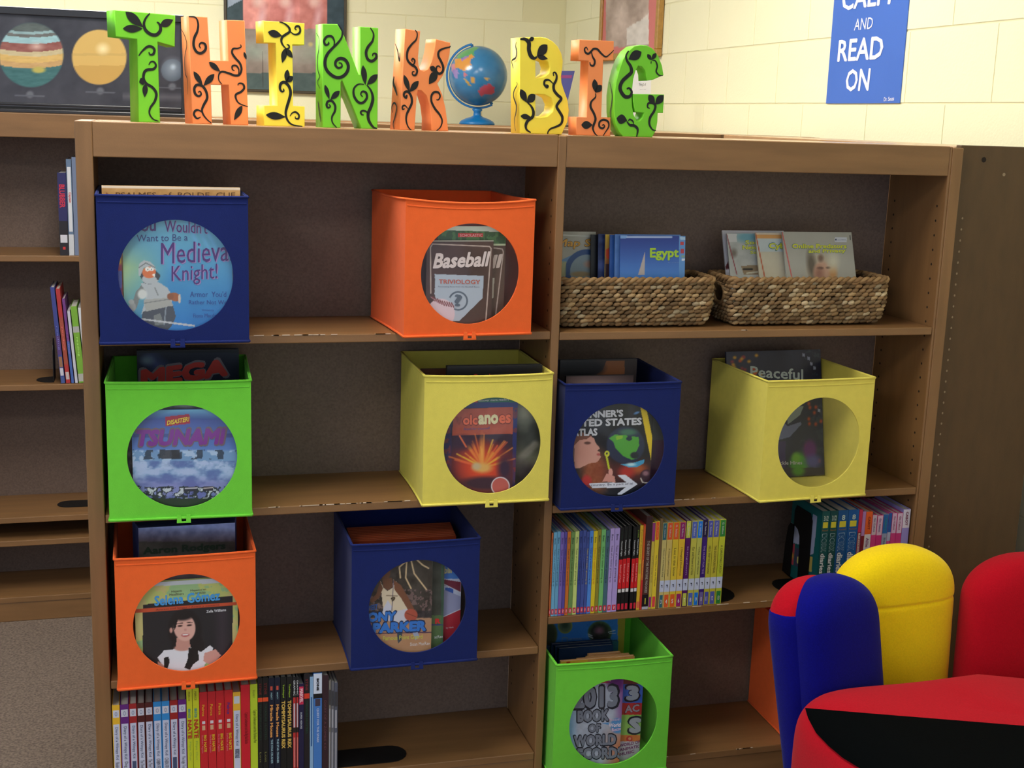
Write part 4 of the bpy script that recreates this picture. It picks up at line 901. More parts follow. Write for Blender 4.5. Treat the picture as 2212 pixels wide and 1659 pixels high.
# --- G: orange bin, biography
G_ = bin_box('orange', 'orange fabric bin with a singer biography in its window, lower left', .046, -.048, ZA[2], 0.6, (.002, 0, .002), holec=(.000, .129))
def artG(p):
    p.grad(0, (196, 204, 120), 1, (196, 204, 120)); n = vnoise(p.X, p.Y, 120, 3); p.mix(n > .5, (206, 196, 130)).mix(n < .4, (160, 196, 140)); p.mix((p.Y < 690-(p.X-500)*.05)*1.0, (200, 206, 214))
    p.poly([(408,855),(1215,775),(1212,1310),(408,1500)], (34, 34, 40)); p.mix(p.box(408, 900, 1212, 1500)*np.clip(1-abs(p.X-1120)/90, 0, 1)*.35, (90, 70, 90))
    p.poly([(330,895),(1250,830),(1250,858),(330,932)], (206, 84, 50))
    hair = (24, 20, 24); skin = (226, 176, 164)
    p.ell(785, 1080, 150, 180, hair, soft=.08).poly([(830,1150),(880,1050),(960,1200),(940,1340),(870,1400),(800,1420),(830,1280)], hair).poly([(700,1150),(650,1260),(600,1340),(600,1400),(640,1400),(720,1300)], hair)
    p.poly([(715,1150),(830,1160),(835,1260),(700,1260)], (206, 150, 138)).poly([(540,1330),(600,1265),(680,1255),(710,1245),(830,1235),(930,1280),(1010,1220),(1040,1245),(1000,1330),(960,1400),(1000,1500),(620,1500),(600,1420)], (232, 232, 242))
    p.ell(760, 1245, 70, 26, (206, 150, 138), soft=.2).poly([(600,1330),(640,1320),(650,1370),(630,1430),(600,1420)], hair).poly([(820,1240),(900,1250),(915,1350),(860,1390),(830,1440),(780,1420),(810,1350)], hair)
    p.poly([(960,1290),(1060,1255),(1110,1310),(1020,1400),(950,1360)], (216, 160, 150)).poly([(540,1360),(600,1400),(600,1460),(550,1440)], (206, 150, 138))
    p.ell(782, 1060, 98, 122, skin, -8, .05).ell(775, 955, 90, 40, hair, -8, .3).poly([(690,1090),(680,1000),(740,930),(720,1000),(705,1060)], hair)
    p.ell(742, 1046, 22, 8, (60, 36, 36), -6, .3).ell(826, 1040, 22, 8, (60, 36, 36), -6, .3).line([(715,1026),(765,1020)], 6, (50, 30, 30)).line([(805,1014),(850,1016)], 6, (50, 30, 30)).ell(790, 1080, 12, 10, (206, 146, 138), soft=.5).ell(790, 1128, 36, 15, (186, 84, 88), -4, .2).ell(790, 1124, 28, 7, (244, 236, 236), -4, .2).ell(662, 1085, 14, 24, (214, 160, 148), soft=.3)
face_book('book', 'biography with a smiling dark haired woman on its cover, lower left bin', G_, .0095, cG, 332, 1258, 668, artG,
 [('Hispanic', 665, 752, 760, 742, 24, (80, 50, 50), .01), ('Headliners', 648, 776, 775, 766, 22, (80, 50, 50), .01), ('Hispanos en', 835, 742, 975, 730, 24, (80, 50, 50), .01), ('las noticias', 838, 764, 970, 752, 22, (80, 50, 50), .01),
  ('Selena Gómez', 512, 868, 1100, 815, 92, (70, 160, 232), .03), ('Actress and Singer / Actriz y cantante', 525, 912, 1095, 866, 20, (110, 40, 40), .006), ('Zella Williams', 978, 928, 1155, 912, 24, (228, 228, 236), .02)], cover=(190, 200, 130))
face_book('book', 'pale book edge behind the biography', G_, .020, cG, 380, 1270, 610, plain((70, 60, 66), 40, 120, 6), cover=(80, 70, 76))
def artG2(p): p.grad(160, (160, 176, 236), 300, (104, 92, 100)); p.noise(70, 40, 5); p.mix((p.Y > 290)*.5, (60, 66, 50))
ORD = ['first', 'second', 'third', 'fourth', 'fifth', 'sixth', 'seventh', 'eighth', 'ninth']
for k in range(7):
    yt = 168-k*12
    face_book('book', 'front blue football book standing in the lower left orange bin' if k == 0 else 'thin dark blue book, %s behind the football book in the lower left bin' % ORD[k-1], G_, .115+k*.012, cG, 368-k*9, 1235+k*2, yt, artG2 if k == 0 else plain((62, 74, 130), 20, 60, k),
     [('Aaron Rodgers', 410, 425, 1150, 375, 85, (44, 60, 48), .04)] if k == 0 else (), cover=(34, 42, 80), thick=.008, nx=110 if k == 0 else 20, group='thin blue books in the lower left bin' if k > 1 else None)

# --- H: navy bin, basketball biography
Hb = bin_box('navy', 'navy fabric bin with a basketball book in its window, lower middle', .496, -.044, ZA[2], 0, (.002, 0, .004), holec=(.004, .128))
def artH(p):
    p.fill((62, 56, 52)).noise(60, 30, 3); p.mix((p.Y > 800)*(p.Y < 1080)*(vnoise(p.X, p.Y, 26, 9) > .54)*.6, (150, 120, 120)); p.mix(p.Y > 1060, (182, 140, 110)).mix(p.Y > 1200, (186, 140, 104)); p.mix((p.Y > 1000)*(p.Y < 1070)*.7, (40, 40, 46)); p.line([(460,1215),(1025,1205)], 8, (90, 60, 90))
    p.noise(90, 8, 6); p.mix((p.X > 700)*(p.Y < 800)*.3, (70, 66, 56)); p.mix((p.X > 1020), (70, 76, 66))
    for L in ([(780,530),(710,590),(720,690)], [(780,530),(770,690),(820,790)], [(820,520),(850,650),(965,800)], [(870,515),(930,570),(985,600)]): p.line(L, 10, (216, 190, 150), 4)
    sk = (112, 74, 54)
    p.poly([(530,715),(560,785),(600,815),(645,785),(655,705),(700,745),(765,880),(800,985),(690,1020),(560,1005),(545,860)], (222, 206, 180)).poly([(550,1003),(660,1010),(800,980),(862,1085),(780,1105),(700,1112),(560,1090)], (206, 206, 220))
    p.poly([(556,985),(600,900),(640,960),(630,1005),(560,1012)], (206, 208, 226)).ell(580, 640, 46, 70, sk, soft=.1).poly([(548,700),(640,690),(648,775),(602,806),(560,780)], sk).poly([(655,710),(725,760),(790,870),(850,985),(835,1012),(795,1000),(725,880),(665,805)], (124, 80, 58)).line([(590,858),(690,862)], 8, (150, 130, 110), 4, .8).poly([(530,720),(556,790),(520,880),(450,930),(430,900),(490,850)], sk).poly([(700,1112),(745,1105),(740,1210),(705,1210)], sk).poly([(820,1095),(862,1088),(880,1190),(845,1200)], sk).line([(655,715),(640,1000)], 5, (60, 50, 90), 3, .5).ell(575, 600, 44, 34, (30, 24, 24), soft=.2)
    p.ell(820, 1042, 62, 58, (176, 84, 66), soft=.04).line([(770,1020),(870,1060)], 3, (100, 50, 40)).poly([(690,1200),(740,1200),(730,1280),(700,1310),(690,1270)], (70, 80, 90)).poly([(830,1190),(880,1190),(900,1250),(860,1280)], (160, 170, 200))
bl = (50, 120, 210)
face_book('book', 'basketball player book in front in the lower middle bin window', Hb, .0095, cH, 300, 1028, 430, artH,
 [('9', 628, 915, 672, 905, 42, (90, 76, 60), .05), ('MEET', 420, 1000, 505, 985, 50, (50, 90, 160), .04), ('TONY', 330, 1112, 675, 1095, 92, bl, .06, 6, (30, 50, 90)), ('PARKER', 455, 1215, 960, 1188, 98, bl, .06, 6, (30, 50, 90)), ('Famous Point Guard', 555, 1280, 928, 1262, 40, (206, 206, 90), .015), ('Sloan MacRae', 810, 1332, 995, 1322, 32, (226, 222, 222), .01)], cover=(120, 100, 90))
def artH2(p): p.fill((60, 66, 60)).noise(80, 16, 3); p.mix(p.Y > 1045, (84, 112, 70)); p.mix((p.Y > 1128)*(p.Y < 1140), (60, 60, 120)); p.mix((p.X > 1105)*(p.X < 1130)*.5, (50, 110, 80))
face_book('book', 'green and grey sports book second in the lower middle bin', Hb, .020, cH, 500, 1140, 440, artH2, [('R', 1045, 1125, 1098, 1120, 50, (206, 50, 50), .05), ('acRae', 1040, 1262, 1118, 1255, 28, (220, 220, 220), .01)], cover=(60, 70, 60))
def artH3(p):
    p.fill((62, 124, 206)); p.mix(p.Y > 700, (196, 204, 226)).poly([(1100,700),(1290,730),(1290,830),(1100,745)], (118, 34, 60)).poly([(1140,780),(1220,790),(1220,870),(1140,870)], (44, 92, 180)).poly([(1100,790),(1300,870),(1300,985),(1100,1070)], (156, 160, 196)).poly([(1100,1070),(1320,975),(1320,1400),(1100,1400)], (178, 36, 56)).line([(1120,745),(1290,830)], 6, (214, 218, 230)).line([(1100,1070),(1310,975)], 6, (214, 218, 230)).poly([(1098,560),(1120,570),(1120,640),(1098,620)], (214, 200, 70))
face_book('book', 'bright blue and red court book third in the lower middle bin', Hb, .031, cH, 640, 1300, 470, artH3, [('bill', 1130, 652, 1205, 645, 66, (206, 200, 150), .04), ('by Hank', 1150, 1175, 1222, 1168, 22, (226, 205, 215), .012)], cover=(60, 110, 190))
for k in range(9):
    face_book('book', 'thin orange book, %s from the front of its stack in the lower middle bin' % ORD[k], Hb, .095+k*.0115, cH, 262-k*6, 1245-k*6, 350-k*15, plain((136, 54, 28), 10, 80, k), cover=(150, 66, 34), thick=.009, nx=16, group='thin orange books in the lower middle bin')

# --- I: green bin, records book
Ib = bin_box('green', 'green fabric bin with a silver lettered records book, bottom right of the divider', .9315, -.048, ZB[3], -1.0, (.002, 0, .003), holec=(.003, .124))
def artI(p):
    p.fill((176, 186, 202)).noise(120, 30, 3); p.mix(np.clip((p.Y-1150)/300, 0, 1)*np.clip((p.X-700)/200, 0, 1), (206, 120, 70)).mix(np.clip((p.X-830)/100, 0, 1)*(p.Y < 1150)*.8, (130, 66, 140)); p.mix(np.clip(1-(p.X-360)/90, 0, 1)*.7, (120, 190, 235)); p.mix(np.clip(1-(p.Y-1050)/300, 0, 1)*(p.X < 500)*.0, (0, 0, 0))
    p.rect(650, 690, 815, 735, (190, 50, 60)).ell(860, 730, 90, 90, (96, 40, 110), soft=.4).ell(880, 1200, 80, 82, (86, 150, 206), soft=.15); p.poly([(700,1170),(790,1160),(780,1190)], (86, 150, 206)).ell(400, 1560, 120, 60, (140, 190, 90), soft=.5)
sil = (122, 130, 144); ob = (26, 34, 46)
face_book('book', 'silver lettered world records book in the bottom green bin window', Ib, .0095, cI, 290, 950, 560, artI,
 [('SCHOLASTIC', 560, 720, 805, 712, 32, (236, 190, 190), .02), ('2013', 385, 1012, 880, 995, 240, sil, .05, 0, ob), ('BOOK', 440, 1162, 780, 1145, 130, sil, .05, 0, ob), ('OF', 560, 1272, 690, 1265, 90, sil, .05, 0, ob), ('WORLD', 400, 1425, 860, 1405, 120, sil, .05, 0, ob), ('RECORDS', 360, 1568, 935, 1552, 125, sil, .05, 0, ob),
  ('Read', 790, 1145, 895, 1140, 24, (226, 190, 210), .012), ('World', 780, 1215, 910, 1208, 44, (236, 226, 236), .03), ('Record', 815, 1262, 940, 1240, 36, (236, 206, 226), .02)], cover=(150, 150, 160))
def artI2(p):
    p.fill((206, 120, 60)); p.mix(p.Y < 745, (110, 60, 56)).mix((p.Y >= 745)*(p.Y < 950), (60, 100, 190)).mix((p.Y >= 950)*(p.Y < 1080), (180, 50, 50)).mix((p.Y >= 1080)*(p.Y < 1300), (140, 190, 90)); p.noise(60, 12, 3); p.ell(1005, 1345, 34, 34, (190, 60, 50)).ell(1010, 1340, 16, 16, (214, 150, 110)); p.mix(p.Y > 1370, (196, 190, 196))
face_book('book', 'colourful checked annual right of the records book', Ib, .021, cI, 560, 1165, 600, artI2,
 [('3', 968, 925, 1110, 920, 165, (150, 160, 172), .06, 0, ob), ('AC', 955, 1060, 1115, 1042, 82, (150, 140, 150), .03, 0, (110, 30, 40)), ('S', 1000, 1280, 1140, 1275, 170, (160, 168, 176), .06, 0, ob), ('WORLD OF', 900, 1432, 1120, 1390, 36, (120, 40, 100), .025), ('ANIMATION', 900, 1480, 1160, 1425, 34, (120, 40, 100), .025), ('MUSIC', 900, 1530, 1060, 1490, 34, (120, 40, 100), .025)], cover=(180, 140, 80))
def artI3(p):
    p.fill((58, 128, 214)).noise(200, 8); p.ell(130, 200, 90, 130, (96, 104, 60), soft=.1).ell(130, 200, 75, 112, (60, 66, 50), soft=.3).ell(305, 110, 80, 85, (150, 160, 80), soft=.05).ell(305, 110, 66, 70, (92, 110, 90), soft=.2).ell(305, 105, 36, 34, (60, 80, 64), soft=.4)
    p.ell(685, 185, 130, 125, (90, 120, 80), soft=.06).ell(685, 185, 112, 108, (52, 52, 50), soft=.2).ell(680, 160, 44, 36, (150, 100, 120), soft=.6); p.noise(26, 16, 4, p.box(540, 60, 830, 320))
    for x0, y0, x1, y1 in ((560,200,600,220),(560,220,610,245),(780,180,850,160),(790,195,855,190)): p.line([(x0,y0),(x1,y1)], 7, (200, 205, 215))
    p.rect(880, -500, 2000, 2000, (176, 160, 56)); p.line([(275,240),(330,240),(330,318),(275,318),(275,240)], 7, (110, 140, 150))
face_book('book', 'blue animal book with a yellow border, tallest in the bottom green bin', Ib, .215, cI, 40, 962, 40, artI3, [('NATIONAL', 345, 268, 490, 262, 24, (130, 160, 180), .01), ('GEOGRAPHIC', 345, 302, 540, 295, 24, (130, 160, 180), .01)], cover=(176, 160, 56), thick=.012)
for k in range(3):
    face_book('book', 'dark blue thin book, %s from the front behind the comics in the bottom green bin' % ORD[k], Ib, .15+k*.013, cI, 240-k*40, 830-k*8, 360-k*24, plain((30, 50, 84), 10, 60, k), cover=(24, 40, 70), thick=.009, nx=16, group='dark blue thin books in the bottom green bin')
face_book('book', 'teal book behind the small orange books, bottom green bin', Ib, .195, cI, 110, 885, 335, plain((44, 92, 120), 12, 60, 5), cover=(36, 80, 110), thick=.008, nx=16)
def artI4(p): p.fill((206, 150, 84)).noise(60, 18, 5); p.mix(p.X < 550, (216, 176, 62)); p.rect(325, 500, 365, 560, (176, 60, 30)).rect(405, 530, 430, 560, (120, 90, 30))
for k in range(4):
    face_book('book', 'small orange comic book, %s from the front of its stack in the bottom green bin' % ORD[k], Ib, .075+k*.0135, cI, (258, 440, 540, 560)[k], (1060, 1020, 1010, 912)[k], (500, 476, 455, 425)[k], artI4 if k == 0 else plain((196, 140, 92), 30, 40, k), cover=(200, 150, 100), thick=.008, nx=60, group='small orange comic books' if k else None)

# --- J: orange bin behind the chair
Jb = bin_box('orange', 'orange fabric bin mostly hidden behind the hand chair', 1.518, -.036, ZB[3], -1.3, (.002, 0, .001))

# ------------------------------------------------------------------ seagrass baskets
STRAW = attr_mat('seagrass', .75, 0, .3)
def basket(label, x0, x1, y0, y1, z, hgt, handle):
    root = empty('woven_basket', ((x0+x1)/2, y0, z), 0); tag(root, label, 'basket', 'woven seagrass baskets')
    L = x1-x0; D = y1-y0; r = .018; rr = random.Random(int(x0*1000))
    def per(s, e):   # perimeter point at arc length s for an outset e
        X, Y, R_ = L/2+e, D/2+e, r+e
        segs_ = [(2*(X-R_), 'f'), (math.pi/2*R_, 'c1'), (2*(Y-R_), 'r'), (math.pi/2*R_, 'c2'), (2*(X-R_), 'b'), (math.pi/2*R_, 'c3'), (2*(Y-R_), 'l'), (math.pi/2*R_, 'c4')]
        tot = sum(a for a, _ in segs_); s = s % 1.0*tot
        for a, k in segs_:
            if s <= a: break
            s -= a
        cy_ = D/2
        if k == 'f': return (-X+R_+s, cy_-Y, 0.0)
        if k == 'r': return (X, cy_-Y+R_+s, math.pi/2)
        if k == 'b': return (X-R_-s, cy_+Y, math.pi)
        if k == 'l': return (-X, cy_+Y-R_-s, -math.pi/2)
        q = s/R_; base = {'c1': (-math.pi/2, X-R_, cy_-Y+R_), 'c2': (0, X-R_, cy_+Y-R_), 'c3': (math.pi/2, -X+R_, cy_+Y-R_), 'c4': (math.pi, -X+R_, cy_-Y+R_)}[k]
        A = base[0]+q; return (base[1]+R_*math.cos(A), base[2]+R_*math.sin(A), A+math.pi/2)
    mb = MB(); rows = 11; per_len = 2*(L+D); n = int(per_len/.0165)
    for j in range(rows):
        zc = .006+(hgt-.016)*j/(rows-1); e = -.010+.010*min(1, j/5)-(.004 if j == 0 else 0)
        for i in range(n):
            s = (i+(j % 2)*.5+rr.uniform(-.12, .12))/n; px, py, ta = per(s, e)
            if handle and px < -L/2+.005 and abs(py-D/2) < .026 and 5 <= j <= 8: continue
            a_ = .0105*rr.uniform(.85, 1.2); b_ = .0055; c_ = .0052*rr.uniform(.85, 1.15); tl = rr.uniform(.1, .42); zz = zc+rr.uniform(-.0008, .0008)
            T = np.array((math.cos(ta), math.sin(ta), 0)); N_ = np.array((math.sin(ta), -math.cos(ta), 0)); Zu = np.array((0, 0, 1.0))
            T2 = T*math.cos(tl)+Zu*math.sin(tl); Z2 = -T*math.sin(tl)+Zu*math.cos(tl); P = np.array((px, py, zz)); V = [P-T2*a_]
            for u_ in (-.55, .1, .65):
                w_ = math.sqrt(max(0, 1-u_*u_))
                for k in range(6): q = 2*math.pi*k/6; V.append(P+T2*a_*u_+(N_*b_*math.cos(q)+Z2*c_*math.sin(q))*w_)
            V.append(P+T2*a_)
            F = [(0, 1+(k+1) % 6, 1+k) for k in range(6)]+[(1+6*m_+k, 1+6*m_+(k+1) % 6, 7+6*m_+(k+1) % 6, 7+6*m_+k) for m_ in (0, 1) for k in range(6)]+[(13+k, 13+(k+1) % 6, 19) for k in range(6)]
            t = rr.random(); base = (150, 118, 80) if t < .6 else (178, 148, 106) if t < .9 else (206, 184, 146); kk = rr.uniform(.68, 1.0); mb.add(V, F, tuple(c*kk for c in base))
    tag(mb.build('woven_strands', STRAW, root, True), kind='stuff')
    mb = MB(); nn = int(per_len/.011)
    for strand in (0, 1):
        pts = []
        for i in range(nn*2):
            s = i/(nn*2); px, py, ta = per(s, .001); ph_ = i*1.1+strand*math.pi
            N_ = np.array((math.sin(ta), -math.cos(ta), 0)); pts.append(np.array((px, py, hgt-.004))+N_*.003*math.cos(ph_)+np.array((0, 0, .0035*math.sin(ph_))))
        mb.tube(pts, .0046, 5, (156, 124, 84) if strand else (138, 106, 70), closed=True)
    tag(mb.build('braided_rim', STRAW, root, True), kind='stuff')
    if handle:
        mb = MB(); pts = [np.array((-L/2-.001, D/2+.03*math.cos(q), hgt*.62+.022*math.sin(q))) for q in np.linspace(0, 2*math.pi, 20, endpoint=False)]
        mb.tube(pts, .0045, 6, (132, 104, 70), closed=True); mb.build('handle_opening', STRAW, root, True)
    mb = MB(); lw = mat('basket_inside', (92, 70, 46), .9, .2, noise=(80, .3)); t = .0012; o = .0125
    X = L/2-o
    mb.box(-X, X, o, o+t, .004, hgt-.009).box(-X, X, D-o-t, D-o, .004, hgt-.006).box(-X, -X+t, o+t, D-o-t, .004, hgt*.42 if handle else hgt-.006).box(X-t, X, o+t, D-o-t, .004, hgt-.006).box(-X+t, X-t, o+t, D-o-t, .004, .005)
    tag(mb.build('lining', lw, root), kind='stuff'); return root
cL = (1190, 460, 5.144); cR = (1520, 460, 4.608)
BL = basket('woven basket of geography booklets beside the divider, right bay top shelf', .9325, 1.277, .034, .166, ZB[0]+.003, .103, False)
BR_ = basket('woven basket of internet safety booklets with an open handle, farther right', 1.318, 1.694, .034, .166, ZB[0]+.003, .103, True)
def mapart(p): p.fill((176, 172, 158)).noise(160, 20, 3).line([(0,240),(460,260)], 8, (206, 206, 196), 4); p.poly([(120,520),(250,460),(250,520),(120,560)], (110, 150, 190)); r = np.hypot(p.X-400, p.Y-650); p.mix(np.clip(1-(abs(r-215)-28)/6, 0, 1), (50, 84, 140)).mix(np.clip((190-r)/6, 0, 1), (150, 168, 176)).ell(430, 570, 60, 40, (196, 160, 140), soft=.4).ell(330, 680, 110, 30, (176, 152, 110), soft=.3).rect(120, 540, 170, 700, (180, 184, 120), .6)
zb_ = .0062
face_book('book', 'map booklet with a magnifying glass on its cover, leftmost in the left basket', BL, .095, cL, 20, 500, 205, mapart, [('Map Scales', 58, 398, 730, 398, 108, (220, 160, 50), .02, 20, (96, 80, 60))], cover=(180, 176, 160), thick=.004, W=.31, zbase=zb_, lean=.1, nx=110)
face_book('book', 'black booklet edge in the left basket', BL, .083, cL, 447, 960, 240, plain((24, 24, 32), 8, 40, 3), cover=(24, 24, 30), thick=.004, W=.31, zbase=zb_, lean=.1, nx=40)
def nb(p): p.fill((36, 56, 112)).noise(50, 34, 8).ell(565, 590, 50, 50, (70, 90, 160), soft=.5)
face_book('book', 'dark blue booklet edge in the left basket', BL, .071, cL, 528, 1040, 232, nb, cover=(36, 50, 100), thick=.004, W=.31, zbase=zb_, lean=.1, nx=90)
def yr(p): p.grad(250, (224, 184, 70), 640, (120, 60, 40)); p.poly([(608,410),(660,380),(660,520),(615,500)], (196, 70, 40)).mix(p.Y > 560, (60, 36, 40))
face_book('book', 'yellow and red booklet edge in the left basket', BL, .059, cL, 608, 1100, 238, yr, cover=(220, 190, 90), thick=.004, W=.31, zbase=zb_, lean=.1, nx=60)
face_book('book', 'plain mid blue booklet edge in the left basket', BL, .047, cL, 658, 1180, 242, plain((48, 92, 168), 14, 80, 3), cover=(50, 90, 160), thick=.004, W=.31, zbase=zb_, lean=.1, nx=50)
def skyb(p): p.grad(270, (34, 58, 140), 680, (70, 124, 200)); p.rect(760, 0, 850, 282, (120, 160, 215)).line([(850,268),(1340,268)], 12, (170, 190, 226), 8).poly([(1045,430),(968,690),(1040,690)], (176, 166, 164)).rect(1425, 0, 1600, 2000, (90, 140, 200)).poly([(1430,260),(1490,270),(1500,300),(1440,300)], (160, 190, 220)).rect(1440, 320, 1475, 355, (176, 60, 70)).rect(1442, 400, 1478, 450, (170, 60, 76)).rect(1450, 470, 1490, 495, (120, 150, 140)).rect(1455, 505, 1500, 530, (200, 210, 226))
face_book('book', 'blue country booklet with green lettering at the front of the left basket', BL, .022, cL, 772, 1495, 250, skyb, [('Egypt', 1098, 530, 1420, 525, 140, (160, 196, 52), .035), ('by author', 1300, 560, 1430, 560, 14, (120, 150, 200), .004)], cover=(60, 100, 180), thick=.005, W=.31, zbase=zb_, lean=.1, nx=150)
face_book('book', 'light blue booklet just behind the country booklet', BL, .035, cL, 715, 1440, 236, plain((92, 132, 196), 12, 60, 8), cover=(90, 130, 190), thick=.004, W=.31, zbase=zb_, lean=.1, nx=40)
yel = (206, 206, 60); teal = (44, 110, 126)
def wa(p): p.fill((186, 184, 192)); p.poly([(230,210),(330,205),(330,700),(300,600)], (170, 168, 176)).poly([(280,420),(340,600),(200,560)], (92, 44, 48)).ell(265, 575, 60, 18, (210, 210, 220), soft=.4)
face_book('book', 'white booklet furthest left and back in the right basket', BR_, .058, cR, 122, 796, 172, wa, cover=(190, 190, 196), thick=.004, W=.34, zbase=zb_, lean=.36, nx=90)
def wb_(p): p.fill((176, 178, 176)).noise(90, 24, 3); p.ell(430, 240, 110, 50, (110, 160, 176), soft=.5).rect(230, 205, 330, 290, (200, 200, 200)).poly([(370,525),(560,520),(600,610),(400,615)], (140, 120, 96)).line([(400,560),(480,560)], 16, (40, 36, 36), 5).line([(430,600),(550,585)], 10, (200, 196, 176), 4).ell(300, 400, 30, 40, (120, 112, 104), soft=.6).line([(228,212),(330,610)], 7, (140, 60, 70), 3)
face_book('book', 'booklet about social networks second in the right basket', BR_, .046, cR, 228, 860, 203, wb_, [('Social', 412, 315, 620, 315, 42, yel, .03, 0, teal), ('Networks', 385, 365, 680, 365, 42, yel, .03, 0, teal), ('Society', 460, 418, 700, 418, 42, yel, .03, 0, teal)], cover=(160, 160, 160), thick=.004, W=.34, zbase=zb_, lean=.36, nx=110)
def wc(p): p.fill((196, 188, 168)); p.mix(p.Y < 385, (186, 196, 200)).mix(p.Y < 252, (206, 150, 90)).mix(p.Y < 215, (200, 186, 168)).noise(60, 6, 2).line([(515,200),(610,650)], 9, (180, 90, 60), 3)
face_book('book', 'cream booklet with an orange top band third in the right basket', BR_, .034, cR, 515, 1150, 196, wc, [('Cyberbullying', 648, 372, 1180, 372, 72, yel, .04, 0, teal)], cover=(190, 180, 160), thick=.004, W=.34, zbase=zb_, lean=.36, nx=90)
def wd(p):
    p.fill((166, 164, 156)).noise(300, 8, 2); p.line([(782,195),(880,650)], 8, (196, 90, 90), 3); p.rect(1305, 240, 1425, 290, (196, 200, 212)).rect(1310, 260, 1325, 275, (40, 50, 90)).line([(1455,225),(1460,265)], 6, (60, 60, 66), 3)
    p.ell(1160, 560, 130, 160, (176, 164, 146), soft=.2).ell(1075, 520, 42, 130, (96, 86, 76), -8, .5).ell(1180, 590, 86, 110, (190, 150, 128), soft=.2).ell(1165, 450, 26, 34, (120, 96, 84), soft=.5).ell(1160, 550, 30, 14, (70, 50, 46), soft=.4).ell(1245, 545, 26, 12, (96, 66, 56), soft=.4).ell(1150, 600, 40, 60, (150, 104, 90), soft=.7).ell(1290, 600, 36, 90, (190, 140, 90), soft=.5).ell(1290, 480, 50, 80, (200, 196, 176), soft=.7)
face_book('book', 'grey booklet on online privacy at the front of the right basket', BR_, .022, cR, 780, 1470, 186, wd, [('Online Predators', 880, 355, 1422, 355, 48, yel, .035, 0, teal), ('and Privacy', 1040, 410, 1412, 405, 48, yel, .035, 0, teal), ('school library', 1330, 278, 1415, 276, 14, (80, 90, 130), .004)], cover=(160, 160, 156), thick=.004, W=.34, zbase=zb_, lean=.36, nx=140)

# ------------------------------------------------------------------ spine-out books
def spine_book(label, x, t, y, z, h, d, col, bands=(), texts=(), group=None, lean=0.0, cover2=None, name='book', gap=.0004):
    """x left edge, t thickness, spine on the plane y, bands (f0,f1,colour[,inset]) from the bottom; texts (string, f0,f1, x0,x1, colour, bold) read downwards"""
    root = empty(name, (x, y, z+.0006)); tag(root, label, 'book', group); root.rotation_euler = (0, lean, 0)
    cm = attr_cover(col); g = gap; T = t-2*g; c_ = min(.0012, T*.15)
    MB().box(g, g+T, 0, c_, 0, h).box(g, g+c_, c_, d, 0, h).box(g+T-c_, g+T, c_, d, 0, h).build('cover', cm, root)
    MB().box(g+c_, g+T-c_, c_, d-.002, .0015, h-.0022).build('page_block', PAGES, root)
    mb = MB(); k = 0
    for b in bands:
        ins = b[3] if len(b) > 3 else 0; k += 1; e = .00008*k
        mb.add([(g+T*ins, -e, h*b[0]), (g+T*(1-ins), -e, h*b[0]), (g+T*(1-ins), -e, h*b[1]), (g+T*ins, -e, h*b[1])], [(0, 1, 2, 3)], b[2])
    for tx in texts:
        st, f0, f1, x0_, x1_, c = tx[:6]; bo = tx[6] if len(tx) > 6 else .01
        fn = lambda u, v, dep: (u, -dep, v); up = len(tx) > 7 and tx[7] == 'h'
        if up: put_text(mb, st, (g+T*x0_, h*f0), (T*(x1_-x0_), 0), (0, h*(f1-f0)), fn, .0009, c, bo)
        else:
            if len(tx) > 7 and tx[7] is not None:
                for ii_, (dx_, dz_) in enumerate(((-1, 0), (1, 0), (0, -1), (0, 1), (-.7, -.7), (.7, .7), (-.7, .7), (.7, -.7))): put_text(mb, st, (g+T*x0_+dx_*.0007, h*f1+dz_*.0007), (0, -h*(f1-f0)), (T*(x1_-x0_), 0), fn, .0006+ii_*2.5e-5, tx[7], 0)
            put_text(mb, st, (g+T*x0_, h*f1), (0, -h*(f1-f0)), (T*(x1_-x0_), 0), fn, .0009, c, bo)
    if mb.V: mb.build('spine_print', SPINE, root)
    return root
_AC = {}
def attr_cover(c):
    if c not in _AC: _AC[c] = mat('book_board', c, .42, .4)
    return _AC[c]

# row on the third shelf of the right bay. spans traced along the top edges
def X3(c): return at(1170+c/6.145, 1152, 1, .004)[0]
def X3b(c): return at(1370+c/6.143, 1130, 1, .004)[0]
RED = (206, 36, 60)
grp3 = 'thin paperbacks on the right bay third shelf'
row = [(133,160,(196,104,56),'orange'),(162,208,(112,176,214),'light blue'),(208,255,(104,166,206),'light blue'),(255,303,(122,104,188),'violet'),(303,345,(88,76,160),'deep violet'),
 (345,392,(206,116,44),'orange'),(392,448,(112,148,84),'olive green'),(448,503,(198,216,128),'pale lime'),(503,552,(56,74,148),'blue'),(552,600,(68,86,160),'blue'),(600,640,(66,84,156),'blue'),
 (640,692,(80,140,226),'bright blue'),(692,748,(224,200,44),'yellow'),(748,796,(146,136,50),'mustard'),(796,856,(120,192,116),'mint green'),(856,911,(72,108,124),'slate green'),(912,972,(184,164,226),'lilac'),(973,1042,(178,158,222),'lilac')]
names3 = ['orange paperback spine pressed against the divider', 'light blue paperback spine, first of two next to the divider', 'light blue paperback spine beside the violet ones', 'violet paperback spine right of the light blue pair', 'deep violet paperback spine left of the orange one',
 'orange paperback spine between deep violet and olive', 'olive green paperback spine right of the orange one', 'pale lime paperback spine left of the dark blues', 'dark blue paperback spine right of the lime one', 'dark blue paperback spine, middle of three', 'dark blue spine with yellow title, last of three dark blues',
 'bright sky blue paperback spine left of the yellow one', 'bright yellow paperback spine with orange title', 'mustard paperback spine right of the bright yellow one', 'mint green paperback spine right of the mustard one', 'slate green paperback spine left of the lilac pair', 'lilac paperback spine, left of two', 'lilac paperback spine beside the black and red books']
rr = random.Random(11); xe = 0
